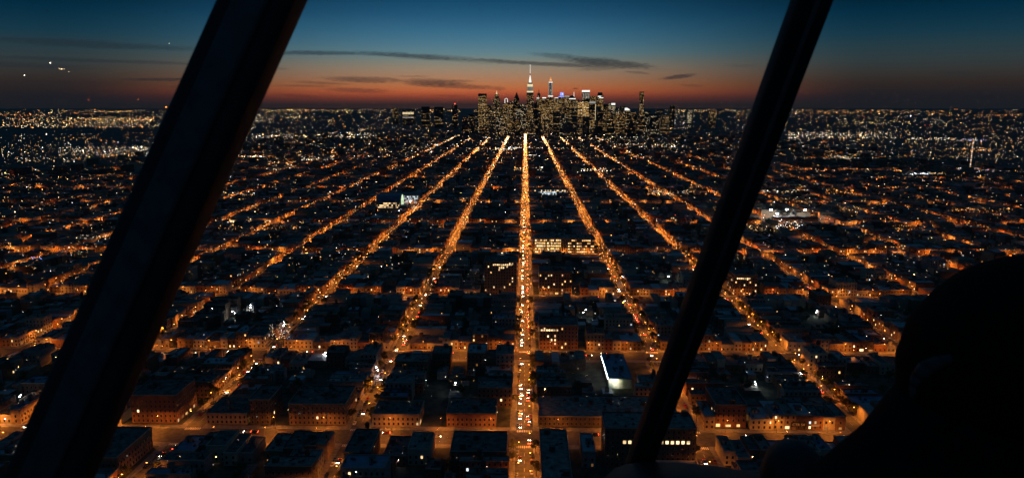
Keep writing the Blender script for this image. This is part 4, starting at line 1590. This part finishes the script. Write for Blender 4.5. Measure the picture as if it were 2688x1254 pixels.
# lower towers filling the skyline
FILL = [(1243, 1261, 288), (1279, 1291, 277), (1283, 1300, 295), (1268, 1282, 300), (1305, 1322, 283), (1316, 1332, 298), (1334, 1346, 292), (1338, 1350, 266), (1352, 1372, 288), (1366, 1380, 274), (1370, 1386, 300), (1383, 1405, 304),
        (1400, 1412, 270), (1404, 1420, 290), (1418, 1436, 280), (1428, 1444, 296), (1440, 1456, 284), (1452, 1470, 292), (1464, 1482, 272), (1470, 1488, 300), (1482, 1496, 283), (1488, 1504, 270), (1500, 1520, 285), (1506, 1522, 262), (1516, 1530, 300),
        (1530, 1548, 306), (1546, 1562, 296), (1562, 1580, 280), (1568, 1588, 296), (1582, 1600, 274), (1584, 1602, 288), (1600, 1616, 292), (1612, 1630, 282), (1618, 1640, 298), (1626, 1642, 279), (1642, 1662, 302), (1655, 1676, 296), (1672, 1696, 306),
        (1690, 1712, 292), (1706, 1730, 300), (1724, 1742, 288), (1736, 1760, 302), (1300, 1318, 308), (1352, 1368, 312), (1420, 1440, 310), (1478, 1500, 314), (1590, 1612, 310), (1650, 1668, 314), (1212, 1232, 306), (1228, 1246, 300)]
FILL.sort(key=lambda q: q[0] + q[1])
for k, (a, b_, tp) in enumerate(FILL):
    Yt = 4980 + TW.uniform(-330, 250) - (tp - 285) * 12
    tower('lower amber windowed tower, %s counted from the left along the skyline foot' % od(k + 1), a, b_, tp, Yt, TW.choice((((1.0, 1.0),), ((.75, 1.0), (1.0, .8)), ((.6, 1.08), (.85, .9), (1.0, .7)))),
          mat=TW.choice(('tower_dark', 'tower_stone', 'tower_glass')), p=TW.choice((.05, .1, .18, .26, .4)), bay=TW.choice((4.6, 5.5, 6.5)), floor=TW.choice((4.0, 4.6, 5.4)), group='lower towers of the skyline',
          wmat=TW.choice(('tower_window',) * 7 + ('tower_window_white',)))
# a few blocks standing up from the plain away from the skyline
for k, (a, b_, tp, Yt, p_, wm, lab) in enumerate((
        (1056, 1086, 288, 7000, .10, 'tower_window', 'dark block with two bright white floors far left of the skyline'),
        (1106, 1126, 280, 6500, .06, 'tower_window', 'dark unlit block on the horizon left of the skyline'),
        (1140, 1162, 281, 6300, .10, 'tower_window', 'dark squat block on the horizon nearer the skyline'),
        (1030, 1044, 284, 7500, .25, 'tower_window', 'thin dim block on the horizon farthest left of the skyline'),
        (1187, 1200, 276, 6000, .12, 'tower_window', 'dark tower with a red beacon just left of the skyline'),
        (1760, 1772, 277, 6500, .15, 'tower_window', 'dark block with roof lights on the horizon right of the slender tower'),
        (1806, 1816, 288, 5800, .6, 'tower_window_white', 'small white lit block on the plain right of the skyline'),
        (1862, 1880, 290, 6500, .3, 'tower_window', 'dim low block on the plain beside the right strut'))):
    t, cx, W_, D_, H_ = tower(lab, a, b_, tp, Yt, p=p_, wmat=wm, bay=7, floor=7)
    if k == 0:
        for z0_, z1_, mm in ((H_ - 44, H_ - 24, 'crown_warm'), (H_ - 78, H_ - 68, 'crown_dim')):
            part(t, 'bright_floor', mm, lambda b: [b.box(W_ * (f - .055), W_ * (f + .055), -D_ * .52, -D_ * .5, z0_, z1_) for f in (-.42, -.28, -.14, 0, .14, .28, .42)])
    if k == 4:
        part(t, 'beacon', 'sign_red', lambda b: b.octa(0, 0, H_ + 10, 7))
mast = thing('lit_mast', 'pinkish white lit mast on the plain at the far right', 'mast', (0, 0, 0))
pm = ground(2546, 446)
b = MB()
for k in range(14):
    b.box(pm.x - 1.2, pm.x + 1.2, pm.y - 1.2, pm.y + 1.2, 3 + k * 6.4, 6 + k * 6.4, k % 2)
b.build('lamps', [MATS['crown_white'], MATS['crown_orange']], mast)
b = MB()
b.tube((pm.x, pm.y, 0), (pm.x, pm.y, 92), .8, .3)
b.build('pole', MATS['metal'], mast)

# ------------------------------------------------------------------ aircraft in the sky at the left
AF = MB()
AF.tube((0, -18, 0), (0, 14, 0), 1.9, 2.0, 10)
AF.tube((0, 14, 0), (0, 19, -.4), 2.0, .4, 10)
AF.tube((0, -18, 0), (0, -24, 1.0), 1.9, .4, 10)
AWG = MB()
for sx in (-1, 1):
    n = len(AWG.v)
    AWG.v += [(sx * 1.8, 5, -.6), (sx * 17, -7, .6), (sx * 17, -9.5, .6), (sx * 1.8, -3, -.6), (sx * 1.8, 5, -1.1), (sx * 17, -7, .4), (sx * 17, -9.5, .4), (sx * 1.8, -3, -1.1)]
    AWG.f += [tuple(n + k for k in q) for q in ((0, 1, 2, 3), (7, 6, 5, 4), (0, 4, 5, 1), (1, 5, 6, 2), (2, 6, 7, 3))]
    AWG.mi += [0] * 5
ATL = MB()
ATL.box(-.2, .2, -24, -19, 1, 7)
ATL.box(-6.5, 6.5, -24, -21, 1.2, 1.5)
ME_AF, ME_AW, ME_AT = AF.mesh('fuselage', [MATS['car_silver']]), AWG.mesh('wings', [MATS['car_silver']]), ATL.mesh('tail', [MATS['car_silver']])
for (px, py, dd, cols, lab) in ((132, 165, 9000, (('white', 0, 16, -2, 11),), 'aeroplane with the brightest white landing light high at the left'),
                                (162, 181, 5000, (('warm', 0, 17, -2, 3.2), ('warm', -15, -8, .6, 2.2), ('warm', 15, -8, .6, 2.6), ('white', 4, 0, -2, 2.4)), 'aeroplane with warm lights on nose and wings between two white lights'),
                                (180, 188, 9000, (('warm', 0, 16, -2, 4.5),), 'aeroplane showing one faint warm light below its brighter neighbour'),
                                (64, 198, 9000, (('white', 0, 16, -2, 9),), 'aeroplane with a white landing light nearest the left edge'),
                                (232, 262, 9000, (('red', 0, 16, -2, 5),), 'aeroplane with a small red light low over the horizon'),
                                (362, 261, 9000, (('orange', 0, 16, -2, 4),), 'aeroplane with a faint orange light low beside the thick post'),
                                (435, 281, 9000, (('orange', 0, 16, -2, 9), ('orange', -12, -6, 4, 4)), 'aeroplane with bright orange lights on the horizon beside the thick post'),
                                (443, 114, 7000, (('white', 0, 16, -2, 3),), 'aeroplane with a faint white light alone high in the blue')):
    c = near(px, py, dd)
    t = thing('aeroplane', lab, 'aeroplane', c, 'aeroplanes in the evening sky')
    t.rotation_euler = (0, 0, pi + .6)
    obj('fuselage', ME_AF, t)
    obj('wings', ME_AW, t)
    obj('tail', ME_AT, t)
    for (cn, lx, ly, lz, lr) in cols:
        b = MB()
        b.octa(lx, ly, lz, lr * .6)
        b.build('landing_light', FAR[cn], t)

# ------------------------------------------------------------------ the cabin the view is taken from
def sweep(mb, pts, prof, side, smooth=False):
    """prof: (u, v) loop in metres, u along SIDE, v along the view; pts: centre line"""
    n = len(prof)
    for k, p in enumerate(pts):
        d = (pts[min(k + 1, len(pts) - 1)] - pts[max(k - 1, 0)]).normalized()
        u = (side - d * side.dot(d)).normalized()
        v = d.cross(u)
        for (a, c) in prof:
            mb.v.append(tuple(p + u * a + v * c))
    for k in range(len(pts) - 1):
        for q in range(n):
            r = (q + 1) % n
            mb.f.append((k * n + q, k * n + r, (k + 1) * n + r, (k + 1) * n + q))
            mb.mi.append(0)
    mb.f += [tuple(reversed(range(n))), tuple((len(pts) - 1) * n + q for q in range(n))]
    mb.mi += [0, 0]


def rounded(hw, hd, r, k=4):
    o = []
    for (sx, sy, a0) in ((1, 1, 0), (-1, 1, pi / 2), (-1, -1, pi), (1, -1, 3 * pi / 2)):
        for q in range(k + 1):
            a = a0 + pi / 2 * q / k
            o.append((sx * (hw - r) + r * cos(a), sy * (hd - r) + r * sin(a)))
    return o


cab = thing('aircraft_cabin', 'black cabin frame of the aircraft with two slanting window posts and a dark dashboard', 'cabin', EYE + Vector((0, 0, -1.0)))


def cpart(mb, name, mat, smooth=True):
    o = mb.build(name, MATS[mat], None, smooth=smooth)
    o.parent = cab
    o.location = -cab.location
    return o


def lerp(a, b_, t_):
    return a + (b_ - a) * t_


b = MB()
A, B = near(691, 0, .88), near(130, 1254, .88)
sweep(b, [lerp(A, B, t_) for t_ in (-.35, 0, .25, .5, .75, 1.0, 1.3)], rounded(.0425, .028, .013), RGT)
lp = cpart(b, 'thick_window_post', 'cabin_black')
b = MB()
sweep(b, [lerp(A, B, t_) - FWD * .030 for t_ in (-.35, .25, .75, 1.3)], rounded(.019, .006, .004, 3), RGT)
cpart(b, 'post_trim', 'cabin_grey')
b = MB()
A, B = near(2131, 0, .93), near(1680, 1210, 1.35)
sweep(b, [lerp(A, B, t_) for t_ in (-.5, 0, .25, .5, .75, 1.0, 1.04)], rounded(.0222, .018, .008), RGT)
cpart(b, 'thin_window_post', 'cabin_black')
b = MB()
sweep(b, [lerp(A, B, t_) - FWD * .019 + RGT * .002 for t_ in (-.5, .25, .75, 1.0)], rounded(.0035, .003, .002, 3), RGT)
cpart(b, 'post_seam', 'cabin_grey')
b = MB()
rows = []
CONT = [(900, 1420), (1300, 1380), (1500, 1330), (1585, 1254), (1612, 1230), (1640, 1218), (1680, 1211), (1780, 1212), (1880, 1222), (1990, 1238), (2100, 1252), (2300, 1262), (2700, 1275), (3200, 1300)]
for (dp, dn) in ((.80, .22), (1.0, .06), (1.18, .012), (1.3, 0.0), (1.42, .065), (1.6, .19), (1.75, .40)):
    for (x, y) in CONT:
        b.v.append(tuple(near(x, y, 1.3) + FWD * (dp - 1.3) * cos(PITCH) - Vector((0, 0, dn)) - Vector((0, 0, (dp - 1.3) * sin(PITCH) * 0))))
n = len(CONT)
for k in range(6):
    for q in range(n - 1):
        b.f.append((k * n + q, k * n + q + 1, (k + 1) * n + q + 1, (k + 1) * n + q))
        b.mi.append(0)
ds = cpart(b, 'dashboard', 'cabin_black')
b = MB()
cH = near(2085, 1262, 1.1)
NU, NV = 14, 8
for iv in range(NV + 1):
    ph = (pi / 2) * iv / NV
    for iu in range(NU):
        th = 2 * pi * iu / NU
        b.v.append(tuple(cH + RGT * (.047 * cos(th) * cos(ph)) + FWD * (.07 * sin(th) * cos(ph)) + UPV * (.062 * sin(ph) - .0)))
for iv in range(NV):
    for iu in range(NU):
        r = (iu + 1) % NU
        b.f.append((iv * NU + iu, iv * NU + r, (iv + 1) * NU + r, (iv + 1) * NU + iu))
        b.mi.append(0)
b.tube(tuple(cH - UPV * .25), tuple(cH), .03, .047, 14)
cpart(b, 'instrument_hood', 'cabin_black')
b = MB()
A, B = near(2800, 120, .75), near(2790, 760, .75)
sweep(b, [lerp(A, B, t_) for t_ in (-.6, 0, .5, 1.0, 1.6)], rounded(.016, .02, .008), RGT)
cpart(b, 'door_post', 'cabin_black')
b = MB()
A, B = near(-700, -330, .9), near(3300, -330, .95)
sweep(b, [A, lerp(A, B, .5), B], rounded(.03, .03, .012), UPV)
cpart(b, 'roof_bow', 'cabin_black')

# ------------------------------------------------------------------ the person in the front seat
HC = near(2672, 952, .90)       # centre of the head
per = thing('person', 'person in dark helmet and dark jacket, a black silhouette in the lower right corner', 'person', HC - Vector((0, 0, .95)))
J = [  # seated body, metres from the head centre: right, ahead, up; radius
    (0, .02, -.78, .15), (0, .01, -.55, .14), (0, .0, -.34, .15), (0, .0, -.22, .10), (0, .02, -.12, .06), (0, .02, -.02, .075), (0, .03, .05, .07),
    (-.17, .0, -.25, .085), (-.23, .05, -.42, .055), (-.20, .26, -.55, .042), (-.16, .36, -.53, .03),
    (.17, .0, -.25, .085), (.23, .05, -.42, .055), (.20, .26, -.55, .042), (.16, .36, -.53, .03),
    (-.10, .12, -.80, .095), (-.13, .48, -.74, .07), (-.13, .56, -1.05, .05), (-.13, .66, -1.12, .035),
    (.10, .12, -.80, .095), (.13, .48, -.74, .07), (.13, .56, -1.05, .05), (.13, .66, -1.12, .035)]
E = [(0, 1), (1, 2), (2, 3), (3, 4), (4, 5), (5, 6), (3, 7), (7, 8), (8, 9), (9, 10), (3, 11), (11, 12), (12, 13), (13, 14), (0, 15), (15, 16), (16, 17), (17, 18), (0, 19), (19, 20), (20, 21), (21, 22)]
FH_ = Vector((-sin(YAW), cos(YAW), 0))
me = bpy.data.meshes.new('body')
me.from_pydata([tuple(RGT * a + FH_ * c + Vector((0, 0, u + .95))) for a, c, u, r in J], E, [])
bo = obj('body', me, per)
me.materials.append(MATS['cloth_black'])
bpy.context.view_layer.objects.active = bo
sk = bo.modifiers.new('skin', 'SKIN')
for k, sv in enumerate(me.skin_vertices[0].data):
    sv.radius = (J[k][3], J[k][3])
    sv.use_root = k == 0
bo.modifiers.new('smooth', 'SUBSURF').levels = 2
bo.modifiers['smooth'].render_levels = 2


def loft(mb, rings, k=28):
    for (x, f, z, rx, ry) in rings:
        for q in range(k):
            a = 2 * pi * q / k
            mb.v.append(tuple(RGT * (x + rx * cos(a)) + FH_ * (f + ry * sin(a)) + Vector((0, 0, z + .95))))
    for r in range(len(rings) - 1):
        for q in range(k):
            s_ = (q + 1) % k
            mb.f.append((r * k + q, r * k + s_, (r + 1) * k + s_, (r + 1) * k + q))
            mb.mi.append(0)
    mb.f += [tuple(reversed(range(k))), tuple((len(rings) - 1) * k + q for q in range(k))]
    mb.mi += [0, 0]


b = MB()
loft(b, [(0, .01, -.085, .11, .11), (0, .01, -.06, .122, .135), (0, .01, -.02, .124, .145), (.002, .005, .03, .118, .14), (.008, 0, .07, .10, .125), (.014, 0, .10, .076, .10), (.02, 0, .122, .046, .06), (.024, 0, .133, .012, .02)])
b.build('helmet', MATS['helmet'], per, smooth=True)
b = MB()
loft(b, [(0, 0, -.40, .31, .16), (0, 0, -.28, .30, .155), (-.012, 0, -.22, .272, .15), (-.008, 0, -.165, .225, .145), (0, 0, -.12, .180, .14), (0, 0, -.075, .146, .135), (0, .0, -.05, .126, .13)])
b.build('jacket_collar', MATS['cloth_black'], per, smooth=True)
b = MB()
arc = [(2388, 1042), (2390, 1010), (2400, 985), (2425, 962), (2460, 945), (2490, 935)]
pts = [near(x + 6, y + 4, .755) - per.location for x, y in arc]
for k in range(len(pts) - 1):
    r0, r1 = (.002, .0035, .006, .008, .0065, .004)[k:k + 2]
    b.tube(tuple(pts[k]), tuple(pts[k + 1]), r0, r1, 8)
b.build('headset_band', MATS['headset_grey'], per, smooth=True)

# ------------------------------------------------------------------ the evening air
hz = MB()
hz.box(-36000, 36000, -2500, 36000, -1.5, 600.0)
hm = bpy.data.materials.new('haze')
hm.use_nodes = True
hm.node_tree.nodes.clear()
ho = hm.node_tree.nodes.new('ShaderNodeOutputMaterial')
hv = hm.node_tree.nodes.new('ShaderNodeVolumePrincipled')
hv.inputs['Color'].default_value = (0.86, 0.70, 0.58, 1)
hv.inputs['Density'].default_value = HAZE
hm.node_tree.links.new(hv.outputs[0], ho.inputs['Volume'])
tag(hz.build('haze', hm), 'thin evening haze over the city', kind='stuff')
